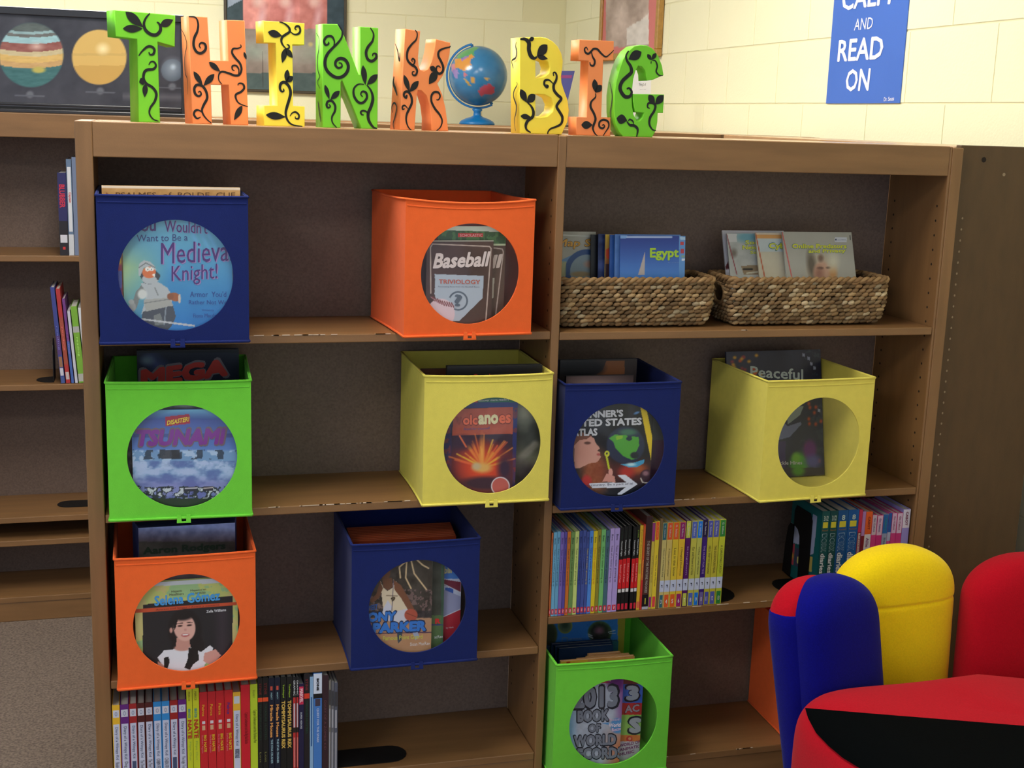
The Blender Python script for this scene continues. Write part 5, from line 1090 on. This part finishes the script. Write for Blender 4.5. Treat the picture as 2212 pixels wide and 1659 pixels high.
for (a, b, c, nm), lb in zip(row, names3):
    x0 = X3(a); x1 = X3(b); h = .187+rr.uniform(-.002, .002); dk = tuple(int(v*.45) for v in c); tc = (226, 206, 60) if a == 600 else (226, 130, 30) if a == 692 else dk
    x0 = max(x0, XM2+.0008, xe); xe = x1
    spine_book(lb, x0, x1-x0, .004, ZB[2], h, .135, c, [(.02,.085,RED,.12)], [('Blume', .86, .93, .3, .7, (30, 30, 60), .01), ('Tales of a reader growing up', .36, .80, .22, .72, tc, .012), ('S', .03, .075, .35, .65, (250, 220, 226), .02)], grp3)
blk = (20, 24, 24)
for i, (a, b) in enumerate(((1044,1096),(1096,1146),(1146,1196),(1214,1262),(1262,1305))):
    x0 = X3(a); x1 = X3(b)
    spine_book(['black spine with a red middle panel, first of the black group', 'black spine with a red middle panel, second of the black group', 'black spine with a red middle panel, third of the black group', 'black spine with a red middle panel after a small gap', 'black spine with red panel and lime author name'][i], max(x0, xe), x1-max(x0, xe), .004, ZB[2], .190+.002*(i % 3), .135, blk,
      [(.27,.62,(214,32,38)),(.02,.09,RED,.15),(.225,.265,(222,220,222),.08)], [('Haunted Night', .66, .84, .25, .75, (214, 218, 220), .02), ('School of Fear', .34, .56, .3, .7, (240, 190, 190), .012), ('STINE', .86, .95, .3, .7, (150, 190, 60) if i == 4 else (40, 60, 50), .01)], grp3)
    xe = x1
x0 = X3(1305); x1 = X3(1350); spine_book('yellow spine right of the black group', x0, x1-x0, .004, ZB[2], .192, .135, (224, 182, 50), [(.02,.10,(226,100,80),.1),(.43,.55,(190,170,60),.2)], [('Funny Stories', .60, .95, .3, .7, (150, 110, 50), .008)], grp3); xe = x1
row = [(118,160,.194,(206,56,50),'red and orange spine next to the thick brown book',[(.6,.98,(214,96,44)),(.35,.58,(214,120,60),.1)],[('Adventures',.38,.6,.2,.8,(240,170,70),.03)]),
 (160,245,.212,(84,48,42),'thick brown hardback with a barcode at the foot',[(.03,.16,(24,22,26)),(.0,.03,(180,180,196)),(.055,.12,(200,196,70),.42),(.75,.99,(58,36,40))],[('THE SECRET OF THE FORTUNE WOOKIEE',.18,.74,.3,.72,(176,168,160),.02)]),
 (245,286,.198,(206,186,80),'slim yellow and purple spine right of the thick brown book',[(.78,.99,(150,60,130),.0),(.02,.14,(150,50,130),.1)],[('The Runaway Dolls',.3,.62,.3,.7,(140,110,50),.008)]),
 (286,345,.199,(232,204,60),'yellow spine with an orange block at the top',[(.79,.995,(236,96,40),.12),(.02,.14,(226,70,76),.15)],[('A. Time',.82,.96,.35,.7,(240,150,90),.02),('The Miss in the House',.26,.62,.42,.68,(60,60,60),.012)]),
 (346,383,.205,(122,98,66),'plain brown narrow spine before the white labelled books',[],[])]
for a, b, h, c, lb, bd, tx in row:
    x0 = max(X3b(a), xe); x1 = X3b(b); xe = x1; spine_book(lb, x0, x1-x0, .004, ZB[2], h, .135, c, bd, tx, grp3)
top3 = [(383,444,(206,190,120),(50,104,116),'teal'),(446,522,(214,190,110),(226,92,44),'orange'),(524,606,(224,196,60),(226,96,40),'orange'),(608,690,(232,190,56),(150,36,110),'magenta'),(694,762,(86,26,100),(198,204,80),'lime'),
 (768,846,(196,190,80),(84,104,190),'periwinkle blue'),(848,916,(190,190,92),(24,122,226),'bright blue'),(918,984,(60,30,120),(34,26,70),'dark violet'),(986,1056,(190,182,60),(76,84,176),'indigo'),(1058,1138,(196,184,60),(84,92,172),'indigo'),(1142,1222,(190,196,56),(44,130,60),'green')]
lab3 = ['yellow spine with a teal top block and white call label', 'yellow spine with an orange top block, nearer the teal one', 'yellow spine with an orange top block, nearer the magenta one', 'yellow spine with a magenta top block', 'purple spine with a lime top block and white call label',
 'lime spine with a periwinkle top block', 'lime spine with a bright blue top block', 'dark violet spine with a white call label', 'lime spine with an indigo top block, beside the dark violet spine', 'lime spine with an indigo top block, beside the last green one', 'lime spine with a green top block, last before the bookend']
tt = ['House of the Mouse King', 'A Cheese-Colored Camper', 'Lost in the Snow', 'I Dangled Delicious', 'Kingdom', 'Cat and Mouse in a Hole', "Valley of the Giant", 'THE HUNT FOR THE', 'FIELD TRIP TO NIAGARA', 'THE ENORMOUSE PEARL', 'A CHRISTMAS CATCH']
for i, (a, b, c, tcx, nm) in enumerate(top3):
    x0 = max(X3b(a), xe); x1 = X3b(b); xe = x1
    spine_book(lab3[i], x0, x1-x0, .004, ZB[2], .195+(.002 if i in (4, 7) else 0), .135, c, [(.80,.995,tcx,.06 if i != 7 else 0),(.005,.155,tcx if i != 7 else (110,100,160),.12),(.19,.325,(196,204,230))],
      [(tt[i], .37, .70, .3, .68, (70, 60, 50) if i not in (4, 7) else (190, 160, 210), .01), ('G. Stilton', .83, .97, .35, .65, (210, 210, 220), .006), ('F', .24, .275, .35, .6, (40, 40, 60), .02), (str(i+3), .05, .10, .35, .65, (230, 220, 220), .02, 'h')], grp3)
xend3 = xe

# black steel bookends
def bookend(label, x, y0, y1, z, h, tongue, side=1):
    r = empty('bookend', (x, y0, z)); tag(r, label, 'bookend'); mb = MB(); D = y1-y0; n = 10
    P = [(side*.001, 0)]+[(side*(tongue-D/2+D/2*math.cos(a)), D/2+D/2*math.sin(a)) for a in np.linspace(-math.pi/2, math.pi/2, n)]+[(side*.001, D)]
    V = [(p[0], p[1], .0004) for p in P]+[(p[0], p[1], .0016) for p in P]; m = len(P)
    F = [tuple(range(m)), tuple(range(2*m-1, m-1, -1))]+[(k, (k+1) % m, m+(k+1) % m, m+k) for k in range(m)]
    mb.add(V, F); mb.build('base_plate', BLACKM, r)
    mb = MB(); P = [(0, .0016)]+[(D/2-D/2*math.cos(a), h-D/2+D/2*math.sin(a)) for a in np.linspace(0, math.pi, n)]+[(D, .0016)]
    V = [(0, p[0], p[1]) for p in P]+[(side*.0014, p[0], p[1]) for p in P]; m = len(P)
    F = [tuple(range(m)), tuple(range(2*m-1, m-1, -1))]+[(k, (k+1) % m, m+(k+1) % m, m+k) for k in range(m)]
    mb.add(V, F); mb.build('upright', BLACKM, r); return r
bookend('black steel bookend at the right end of the third shelf row', xend3+.0012, .012, .115, ZB[2]+.0004, .175, .055)

# teal diaries and pink books at the right end
def XD(c): return at(1640+c/6.32, 1110, 1, .010)[0]
xd0 = XD(862)
rowD = [(862,972,(16,84,88),'3'),(972,1082,(16,76,80),'3'),(1082,1222,(24,84,144),'8'),(1222,1366,(22,88,158),'8')]
xe = xd0; firstd = None
labD = ['teal diary with a lettered spine, against the arched bookend', 'teal diary with a lettered spine, second from the arched bookend', 'dark blue diary with a lettered spine', 'blue diary with a lettered spine next to the pink books']
for i, (a, b, c, nn) in enumerate(rowD):
    x1 = XD(b); o = spine_book(labD[i], xe, x1-xe, .010, ZB[2], .199, .14, c, [(.80,.87,(214,202,60),.18)],
       [('31/2' if nn == '3' else '8', .885, .945, .22 if nn == '3' else .35, .8 if nn == '3' else .68, (196, 214, 206), .02, 'h'), ('Russell', .765, .785, .15, .85, (150, 110, 60), .01, 'h'), ('DORK', .52, .73, .2, .76, c, .03, (196, 214, 226)), ('diaries', .26, .50, .16, .74, (206, 216, 226), .03, (70, 40, 50))], 'lettered diaries'); xe = x1
    firstd = firstd or o
rowP = [(1366,1416,.190,(190,50,84),'red pink spine right of the blue diary',[(.0,.73,(132,40,56)),(.1,.72,(206,186,180),.2)],[('Notebook Girls',.1,.7,.3,.7,(150,60,60),.01)]),
 (1416,1462,.185,(176,130,190),'mauve spine left of the orange topped one',[(.0,.7,(120,30,40))],[]),
 (1462,1552,.184,(226,96,40),'spine with an orange top and white body',[(.0,.72,(214,206,214))],[('CABOT',.78,.94,.35,.7,(120,50,40),.02),('Allie Finkles Rules',.2,.68,.25,.7,(130,70,120),.02)]),
 (1552,1620,.176,(206,60,130),'pink spine, first right of the orange one',[(.74,.995,(206,186,200),.06)],[('Go Cabot',.78,.96,.35,.65,(80,80,140),.02)]),
 (1620,1702,.174,(198,46,122),'pink spine, second right of the orange one',[(.74,.995,(214,180,206),.06)],[('Go Cabot',.78,.96,.35,.65,(80,80,140),.02)]),
 (1702,1772,.176,(150,158,186),'grey spine with a blue top',[(.75,.995,(36,100,170))],[('CABOT',.79,.95,.35,.65,(60,150,120),.02),('Stage Fright',.3,.7,.25,.7,(90,100,120),.02)]),
 (1772,1820,.179,(196,70,140),'narrow spine with a dark blue top',[(.75,.995,(34,84,160)),(.64,.75,(170,176,206))],[]),
 (1820,1890,.178,(200,60,126),'pink spine with a pale top, third from the right',[(.74,.995,(206,176,206),.06)],[('Go Cabot',.78,.96,.35,.65,(120,40,80),.02)]),
 (1890,1968,.177,(196,56,124),'pink spine with a pale top, second from the right',[(.74,.995,(210,184,210),.06)],[('Go Cabot',.78,.96,.35,.65,(120,40,80),.02)]),
 (1968,2066,.185,(150,140,206),'tall spine in white and violet, last against the bookcase side',[(.77,.995,(216,210,226)),(.0,.5,(130,30,60)),(.44,.48,(190,120,110),.4)],[('CABOT',.80,.97,.35,.7,(120,40,70),.03)])]
for a, b, h, c, lb, bd, tx in rowP:
    x1 = min(XD(b), XR1-.001); spine_book(lb, xe, x1-xe, .010, ZB[2], h+.008, .125, c, bd, tx, 'pink series paperbacks'); xe = x1
# arched bookend standing left of the diaries, the first diary's front cover shows through it
PX = xd0-.0022
def yz(c, d, x=None): q = at(1640+c/6.32, 1060+d/6.32, 0, PX if x is None else x); return (q[1], q[2])
ber = empty('bookend', (PX, 0, ZB[2])); tag(ber, 'black steel bookend with an arched opening, left of the teal diaries', 'bookend')
cu = bpy.data.curves.new('l', 'CURVE'); cu.dimensions = '2D'; cu.fill_mode = 'BOTH'; cu.extrude = .0007
yo, _ = yz(695, 800); outer = [(yo, ZB[2]+.0008), (yo, ZB[2]+.165), (yo+.01, ZB[2]+.18), (.122, ZB[2]+.18), (.13, ZB[2]+.165), (.13, ZB[2]+.0008)]
hole = [yz(*q) for q in ((520,1240),(548,760),(552,620),(530,530),(480,460),(430,436),(400,480),(360,700),(308,1180))]
hole = [(a, max(b, ZB[2]+.004)) for a, b in hole]
for P in (outer, hole):
    sp = cu.splines.new('POLY'); sp.points.add(len(P)-1); sp.use_cyclic_u = True
    for i, q in enumerate(P): sp.points[i].co = (q[0], q[1]-ZB[2], 0, 1)
ob = bpy.data.objects.new('l', cu); me = bpy.data.meshes.new_from_object(ob); bpy.data.objects.remove(ob)
for v in me.vertices: v.co = Vector((v.co[2], v.co[0], v.co[1]))
me.materials.clear(); link('upright', me, ber, BLACKM)
MB().box(-.068, 0, .03, .115, .0004, .0016).build('base_plate', BLACKM, ber, bevel=.012, seg=4) if False else None
mb = MB(); D = .09; P = [(0, .03)]+[(-.035-D/2*math.cos(a)*.7, .075+D/2*math.sin(a)) for a in np.linspace(-math.pi/2, math.pi/2, 10)]+[(0, .12)]
V = [(p[0], p[1], .0004) for p in P]+[(p[0], p[1], .0016) for p in P]; m_ = len(P)
mb.add(V, [tuple(range(m_)), tuple(range(2*m_-1, m_-1, -1))]+[(k, (k+1) % m_, m_+(k+1) % m_, m_+k) for k in range(m_)]); mb.build('base_plate', BLACKM, ber)
Sd = Surf((xd0+.0002, .149, ZB[2]), (0, -1, 0), (0, 0, 1), (1640, 1060, 6.32), firstd)
def diaryart(p):
    p.fill((16, 96, 98)); p.poly([(410,440),(430,430),(560,520),(560,740),(400,690)], (176, 184, 214)).ell(470, 560, 50, 60, (120, 124, 140), soft=.7, a=.7).poly([(380,700),(490,730),(465,1015),(360,960)], (186, 70, 86)).ell(425, 890, 40, 55, (206, 190, 60), soft=.4).poly([(495,775),(560,800),(560,1060),(480,1020)], (70, 66, 96)).poly([(515,900),(550,900),(545,1000),(512,990)], (210, 200, 120))
    p.poly([(735,320),(790,345),(770,600),(740,860),(690,880),(700,600)], (164, 172, 204)).poly([(685,890),(728,910),(715,1110),(665,1100)], (190, 170, 90))
Sd.paint('cover_print', .001, .139, .001, .197, diaryart, .0006, 110, 120, None, firstd)

# row on the lowest shelf of the left bay
def X4(c): return at(220+c/7.575, 1512, 1, .002)[0]
def Z4(c, d): return at(220+c/7.575, 1440+d/7.575, 1, .002)[2]-ZA[3]
y4 = .002; grp4 = 'cartoon diary paperbacks on the lowest left shelf'
wl = [(158,290,690,(236,186,50)),(292,437,658,(104,40,130)),(437,568,630,(166,40,42)),(568,700,612,(84,30,30)),(700,833,600,(86,32,32)),(835,970,590,(50,140,214)),(972,1105,588,(52,142,216)),(1107,1242,578,(160,36,36)),(1246,1382,562,(100,34,128))]
wlab = ['white spine with a yellow top band, first on the lowest left shelf', 'white spine with a purple top band, second on the lowest left shelf', 'white spine with a red top band, beside the purple one', 'white spine with a dark brown top band, left of two', 'white spine with a dark brown top band, beside the blue ones', 'white spine with a sky blue top band, left of two', 'white spine with a sky blue top band, right of two', 'white spine with a red top band, right of the blue pair', 'white spine with a purple top band, beside the yellow spines']
wt_ = ['Rodrick Rules', 'Dog Days', '', 'The Third Wheel', 'The Third Wheel', 'CABIN FEVER', 'CABIN FEVER', '', 'The Ugly Truth']
Wp = (206, 210, 236); ink = (70, 84, 120); xe = XL+.0012
for i, (a, b, tp, c) in enumerate(wl):
    x1 = X4(b); h = Z4(a, tp); h = .194
    spine_book(wlab[i], xe, x1-xe, y4, ZA[3], h, .135, c, [(.0,.79,Wp,.10),(.865,.945,(214,216,232),.1)], [('o', .88, .93, .32, .68, (150, 160, 190), 0, 'h'), ('Diary of a Wimpy Kid', .40, .76, .25, .72, ink, .012), (wt_[i] or ' -', .22, .37, .25, .75, (60, 60, 70) if wt_[i] else ink, .012)], grp4); xe = x1
def s4(a, b, h, c, bd, tx, lb, g=grp4, d=.135):
    global xe
    x1 = X4(b); spine_book(lb, xe, x1-xe, y4, ZA[3], h, d, c, bd, tx, g); xe = x1
gB = 'bright comic paperbacks on the lowest left shelf'
for i, (a, b) in enumerate(((1382,1480),(1480,1592))):
    s4(a, b, .216, (206, 214, 44), [], [('PEIRCE', .88, .97, .3, .6, (110, 100, 40), .01), ('BIG', .71, .80, .25, .65, (90, 160, 150), .03), ('NATE', .50, .69, .15, .85, (190, 60, 40), .04), ('Flips Out', .28, .47, .3, .7, (150, 180, 80), .012)], ['yellow comic spine, left of two', 'yellow comic spine, right of two beside the red ones'][i], gB)
for i, (a, b) in enumerate(((1592,1726),(1726,1863),(1863,2001),(2001,2142))):
    s4(a, b, .206, (206, 38, 46), [(.665,.695,(226,216,226),.3),(.60,.65,(222,176,140),.3)], [('Peirce', .75, .87, .3, .65, (236, 170, 50) if i < 3 else (90, 50, 140), .02), ('BIG NATE', .37, .55, .5, .85, (232, 190, 50), .03), ('Strikes Again', .36, .55, .15, .42, (236, 120, 140), .015)], ['red comic spine, first of four beside the yellow pair', 'red comic spine, second of four', 'red comic spine, third of four', 'red comic spine with a violet author name, last of four'][i], gB)
o_ = 1969.5
s4(170+o_, 302+o_, .200, (240, 186, 60), [(.0,.80,Wp,.08),(.875,.955,(206,214,226),.12)], [('Diary of a Wimpy Kid', .42, .76, .25, .7, ink, .012), ('RODRICK RULES', .28, .38, .2, .8, (60, 64, 90), .03)], 'white spine with an orange top band between the red comics')
s4(302+o_, 455+o_, .214, (214, 34, 50), [], [('Captain Underpants and the Big Bad Battle', .40, .72, .28, .8, (110, 20, 30), .01)], 'plain red spine beside the lime one', gB)
s4(455+o_, 580+o_, .214, (190, 214, 50), [], [('Captain Underpants and the Perilous Plot', .40, .74, .3, .85, (70, 80, 30), .01), ('PILKEY', .86, .94, .35, .6, (130, 150, 50), .01)], 'lime green spine beside the black books', gB)
gK = 'dark paperbacks on the lowest left shelf'
for i, (a, b) in enumerate(((580,662),(662,756))):
    s4(a+o_, b+o_, .226, (26, 26, 26), [(.77,.81,(222,80,40))], [('STINE', .84, .95, .25, .75, (120, 44, 44), .02), ('TREASURE HUNTERS', .40, .75, .3, .7, (44, 66, 54), .02), ('Lost', .18, .28, .3, .65, (140, 140, 80), .01)], ['black spine with an orange band, left of two', 'black spine with an orange band, beside the navy pair'][i], gK)
for i, (a, b) in enumerate(((756,856),(856,952))):
    s4(a+o_, b+o_, .224, (22, 28, 48), [(.88,.92,(196,80,66),.3)], [('MIGHTY', .79, .86, .35, .65, (150, 190, 200), .02), ('Miracle Mouse', .42, .74, .25, .75, (224, 160, 90), .04, (90, 30, 30)), ('THE STAR CRUSHER', .16, .40, .35, .7, (170, 206, 220), .02)], ['navy spine with orange capitals, left of two', 'navy spine with orange capitals, right of two'][i], gK)
for i, (a, b) in enumerate(((952,1052),(1052,1152))):
    s4(a+o_, b+o_, .224, (24, 24, 24), [], [('TenNapel', .80, .93, .3, .65, (160, 200, 60), .02), ('TOMMYSAURUS REX', .30, .77, .15, .8, (222, 184, 90), .04)], ['black spine with tall gold capitals, left of two', 'black spine with tall gold capitals, right of two'][i], gK)
for i, (a, b) in enumerate(((1152,1208),(1208,1252))):
    s4(a+o_, b+o_, .222, (30, 30, 34), [(.0,.80,(190,50,50),.1),(.50,.74,(196,190,200),.25),(.45,.5,(40,30,30),.0),(.1,.4,(214,120,116),.25)], [('GRAPHIC', .82, .97, .2, .8, (214, 216, 220), .02)], ['narrow red and white spine, left of two', 'narrow red and white spine, right of two'][i], gK)
s4(1252+o_, 1338+o_, .206, (34, 30, 66), [(.78,.97,(206,46,84),.06)], [('MARVEL', .80, .95, .15, .85, (240, 200, 210), .04), ('SUPER HEROES', .52, .70, .3, .65, (200, 206, 220), .02)], 'navy spine with a red label at the top', gK)
s4(1338+o_, 1432+o_, .227, (34, 30, 34), [(.76,.81,(214,60,40))], [('STINE', .84, .95, .25, .7, (130, 44, 50), .02), ('TREASURE HUNTERS', .42, .74, .3, .7, (40, 76, 60), .02)], 'black spine with an orange band, beside the light blue one', gK)
s4(1432+o_, 1492+o_, .219, (140, 176, 214), [(.3,.8,(40,90,150),.3)], [], 'narrow light blue spine left of the wide blue one', gK)
s4(1492+o_, 1634+o_, .2265, (70, 124, 200), [(.80,.995,(214,224,244)),(.755,.80,(20,20,24)),(.68,.75,(70,60,76),.2)], [('BONE', .83, .95, .35, .65, (20, 20, 24), .05), ('QUEST FOR THE SPARK', .32, .66, .35, .65, (200, 214, 240), .02)], 'wide blue spine with a white top', gK)
s4(1634+o_, 1742+o_, .220, (54, 34, 42), [], [('DIARY OF A ZOMBIE KID', .25, .75, .3, .65, (110, 70, 80), .01)], 'dark maroon spine right of the wide blue one', gK)
for i, (a, b, c) in enumerate(((1742,1782,(120,116,110)),(1782,1832,(104,104,112)),(1832,1892,(84,88,104)))):
    s4(a+o_, b+o_, .208-i*.003, c, [(.05,.45,(150,150,160),.2),(.5,.7,(160,160,170),.2),(.74,.9,(60,60,66),.1)], [], ['thin beige grey spine near the end of the row', 'thin grey spine second from the end of the row', 'thin blue grey spine at the end of the row'][i], gK)
bookend('black steel bookend at the end of the lowest left shelf row', xe+.0016, .022, .095, ZA[3]+.0004, .165, .155)

# few books and a bookend on the rear bookcase
YR = YB+.004
def XR(c): return at(60+c/3.075, 480, 1, YR)[0]
zr = [1.118, .757, .373]
spine_book('navy spine with red lettering and a white call label, left rear shelf', XR(206), XR(266)-XR(206), YR, zr[0], .225, .15, (44, 44, 92), [(.0,.42,(36,32,38)),(.155,.25,(206,204,214),.1),(.07,.105,(190,50,50),.35)], [('BLUBBER', .58, .86, .15, .8, (196, 50, 76), .03)])
spine_book('white and blue tall spine beside the navy one, left rear shelf', XR(267), XR(300)-XR(267)+.0012, YR, zr[0], .262, .16, (96, 116, 144), [(.0,.22,(196,198,204)),(.25,.92,(206,208,214),.15)], [('Captain', .55, .66, .2, .8, (196, 70, 60), .02)])
spine_book('grey blue spine half hidden behind the near bookcase edge, upper rear shelf', XR(302)+.001, .018, YR, zr[0], .268, .16, (110, 122, 150))
low = [(122,156,(62,70,140),.272,'blue and purple leaning spine with a white label, lower rear shelf',[(.0,.07,(70,90,150)),(.08,.16,(200,200,210),.1),(.17,.28,(150,110,80),.1),(.3,.5,(86,60,120))]),
 (156,190,(176,54,56),.268,'red leaning spine right of the blue one, lower rear shelf',[(.04,.12,(190,180,180),.1),(.2,.7,(160,76,60))]),
 (190,214,(110,60,130),.24,'purple leaning spine, lower rear shelf',[(.0,.5,(70,100,170))]),
 (214,238,(196,196,210),.205,'white thin leaning spine, lower rear shelf',[]),(238,286,(120,170,60),.218,'lime green leaning spine with a grey band, lower rear shelf',[(.66,.74,(170,170,170)),(.02,.12,(176,176,170))]),
 (286,314,(206,210,216),.214,'white leaning spine right of the lime one, lower rear shelf',[]),(314,334,(40,60,46),.245,'dark green leaning spine, lower rear shelf',[]),(334,352,(110,160,60),.21,'narrow green leaning spine nearest the bookcase edge',[])]
xx = XR(122)+.022
for a, b, c, h, lb, bd in low:
    t = (XR(b)-XR(a)); spine_book(lb, xx, t-.0016, YR, zr[1]+.0008, h, .15, c, bd, [('reading', .35, .6, .3, .7, tuple(min(255, v+70) for v in c), .01)] if h > .21 else (), 'leaning books on the lower rear shelf', lean=-.07); xx += t+.0006
bookend('black steel bookend holding the leaning books on the rear shelf', XR(118)+.004, YR+.02, YR+.10, zr[1]+.0004, .12, .05, -1)
bookend('black steel bookend lying on the empty rear shelf', .03, YB+.075, YB+.14, zr[2]+.0004, .14, .185, -1)

# ------------------------------------------------------------------ hand chair
VEL = dict(rough=.9, spec=.15)
CB = mat('chair_blue', (8, 10, 118), .95, .08, noise=(300, .12), bump=(700, .4), sheen=.06); CY_ = mat('chair_yellow', (246, 212, 12), .9, .15, noise=(300, .05), bump=(700, .4), sheen=.1)
CRd = mat('chair_red', (178, 14, 32), .95, .08, noise=(300, .08), bump=(700, .4), sheen=.05); CBk = mat('chair_black', (5, 7, 8), .98, .04, noise=(300, .1), bump=(700, .4))
CH = empty('hand_chair', (1.72, -.85, FZ)); tag(CH, 'hand shaped kids chair with blue, yellow and red fingers and a black palm', 'chair')
def loft(name, rings, m, parent, closed_top=True):
    V = []; F = []; n = len(rings[0])
    for r in rings: V += r
    for i in range(len(rings)-1):
        for k in range(n): F.append((i*n+k, i*n+(k+1) % n, (i+1)*n+(k+1) % n, (i+1)*n+k))
    F.append(tuple(range(n-1, -1, -1))); F.append(tuple((len(rings)-1)*n+k for k in range(n)))
    o = mesh(name, V, F, m, parent, True); s_ = o.modifiers.new('Subsurf', 'SUBSURF'); s_.levels = 1; s_.render_levels = 1; return o
def finger(name, base, axisdir, up, W_, T_, L_, m, part='full', seam=None, n=32, rt=None, flare=0.0, q0=0.0, q1=1.0):
    """base world point, axisdir = width direction, up = length direction (unit), rounded top"""
    A = np.array(axisdir, float); A /= np.linalg.norm(A); Uu = np.array(up, float); Uu /= np.linalg.norm(Uu); Nn = np.cross(A, Uu); rt = rt or W_/2
    rings = []; q_list = [0, .12, .25, .4, .55, .68]+list(1-(rt/L_)*(1-np.sin(np.linspace(0, math.pi/2*.97, 12)))); q_list = sorted(set([q for q in q_list if q0 <= q <= q1]+[q0]+([q1] if q1 < 1 else [])+([(seam-.012)/L_, (seam-.004)/L_, seam/L_, (seam+.004)/L_, (seam+.012)/L_] if seam else [])))
    for q in q_list:
        s_ = L_*q; ex = max(0, (s_-(L_-rt))/rt); f = math.sqrt(max(0, 1-ex**2.3)); w_ = W_/2*f+(flare*(1-q)); t_ = T_/2*(f**.75)
        if seam and abs(s_-seam) < .003: t_ *= .93; w_ *= .985
        ring = []
        for k in range(n):
            a = 2*math.pi*k/n; c_, s2 = math.cos(a), math.sin(a)
            x = w_*np.sign(c_)*abs(c_)**.72; y = t_*np.sign(s2)*abs(s2)**.72
            if part == 'front' and y < 0: y = 0*y
            if part == 'back' and y > 0: y = 0
            p = np.array(base)+A*x+Nn*y+Uu*s_; ring.append(tuple(p-np.array(CH.location)))
        rings.append(ring)
    return loft(name, rings, m, CH)
# fingers; the camera faces the inner side of them
finger('finger', (1.598, -.255, .23), (1, .08, 0), (-.012, .03, 1), .284, .115, .463, CY_, seam=.350, rt=.105)
finger('finger', (1.872, -.300, .215), (1, -.05, 0), (.01, .03, 1), .270, .12, .458, CRd, rt=.10)
finger('finger', (1.447, -.375, .20), (.95, .30, 0), (-.14, .05, 1), .205, .12, .487, CB, rt=.10)
finger('finger_side', (1.428, -.349, .20), (.95, .30, 0), (-.165, .05, 1), .205, .10, .478, CB, rt=.10, q1=.88)
finger('fingertip_back', (1.428, -.349, .20), (.95, .30, 0), (-.165, .05, 1), .203, .098, .478, CRd, rt=.10, q0=.84)
E0 = np.array((1.6744, -.6687, .3058)); ER = np.array((.4209, .269, .1856)); PW = .326
n1, n2 = 220, 110; V = []
for i in range(n2+1):
    ph_ = math.pi*i/n2
    for j in range(n1):
        a = 2*math.pi*j/n1; v = np.array((math.sin(ph_)*math.cos(a), math.sin(ph_)*math.sin(a), math.cos(ph_)))
        V.append(np.sign(v)*np.abs(v)**PW)
V = np.array(V)
def bump(P):
    P = P.copy(); lo = P[:, 2] < E0[2]; P[lo, 2] = E0[2]+(P[lo, 2]-E0[2])*(E0[2]-FZ-.0005)/ER[2]; up_ = np.clip((P[:, 2]-E0[2])/.1, 0, 1); P[:, 2] += up_*(-.11*np.maximum(0, P[:, 0]-1.66)+.014*np.clip((1.56-P[:, 0])/.22, 0, 1)+.012*np.exp(-((P[:, 0]-1.66)/.13)**2)); return P
F = [(i*n1+j, (i+1)*n1+j, (i+1)*n1+(j+1) % n1, i*n1+(j+1) % n1) for i in range(n2) for j in range(n1)]
from mathutils.bvhtree import BVHTree
def seat_pt(px, py):
    P = bump(E0+ER*V); tree = BVHTree.FromPolygons([tuple(v) for v in P], F); h_ = tree.ray_cast(Vector(CAM), Vector(ray(px, py)).normalized())
    while h_[0] is None:
        py += 3; h_ = tree.ray_cast(Vector(CAM), Vector(ray(px, py)).normalized())
    return np.array(h_[0])
EDGE = [seat_pt(*q) for q in ((1740, 1517), (1746, 1551), (1763, 1583), (1791, 1612), (1821, 1637), (1852, 1656))]; R1, front = seat_pt(2205, 1567), seat_pt(2000, 1620)
cuts = []; SEAM = np.array((.50, .765, -.41))
for a_, b_ in [(EDGE[0], R1)]+list(zip(EDGE[:-1], EDGE[1:])):
    n_ = np.cross(b_-a_, SEAM)
    cuts.append((a_, n_ if (front-a_)@n_ > 0 else -n_))
W_ = E0+ER*V
loc = np.array(CH.location)
mesh('seat_cushion', bump(W_)-loc, F, CRd, CH, True)
me = bpy.data.meshes.new('palm'); me.from_pydata([tuple(v) for v in bump(E0+(ER+.004)*V)-loc], [], F)
bm = bmesh.new(); bm.from_mesh(me); bmesh.ops.remove_doubles(bm, verts=bm.verts, dist=1e-5)
for c_, n_ in cuts:
    bmesh.ops.bisect_plane(bm, geom=bm.verts[:]+bm.edges[:]+bm.faces[:], plane_co=Vector(c_-loc), plane_no=Vector(n_).normalized(), clear_inner=True)
bm.to_mesh(me); bm.free(); me.shade_smooth(); link('palm_panel', me, CH, CBk)
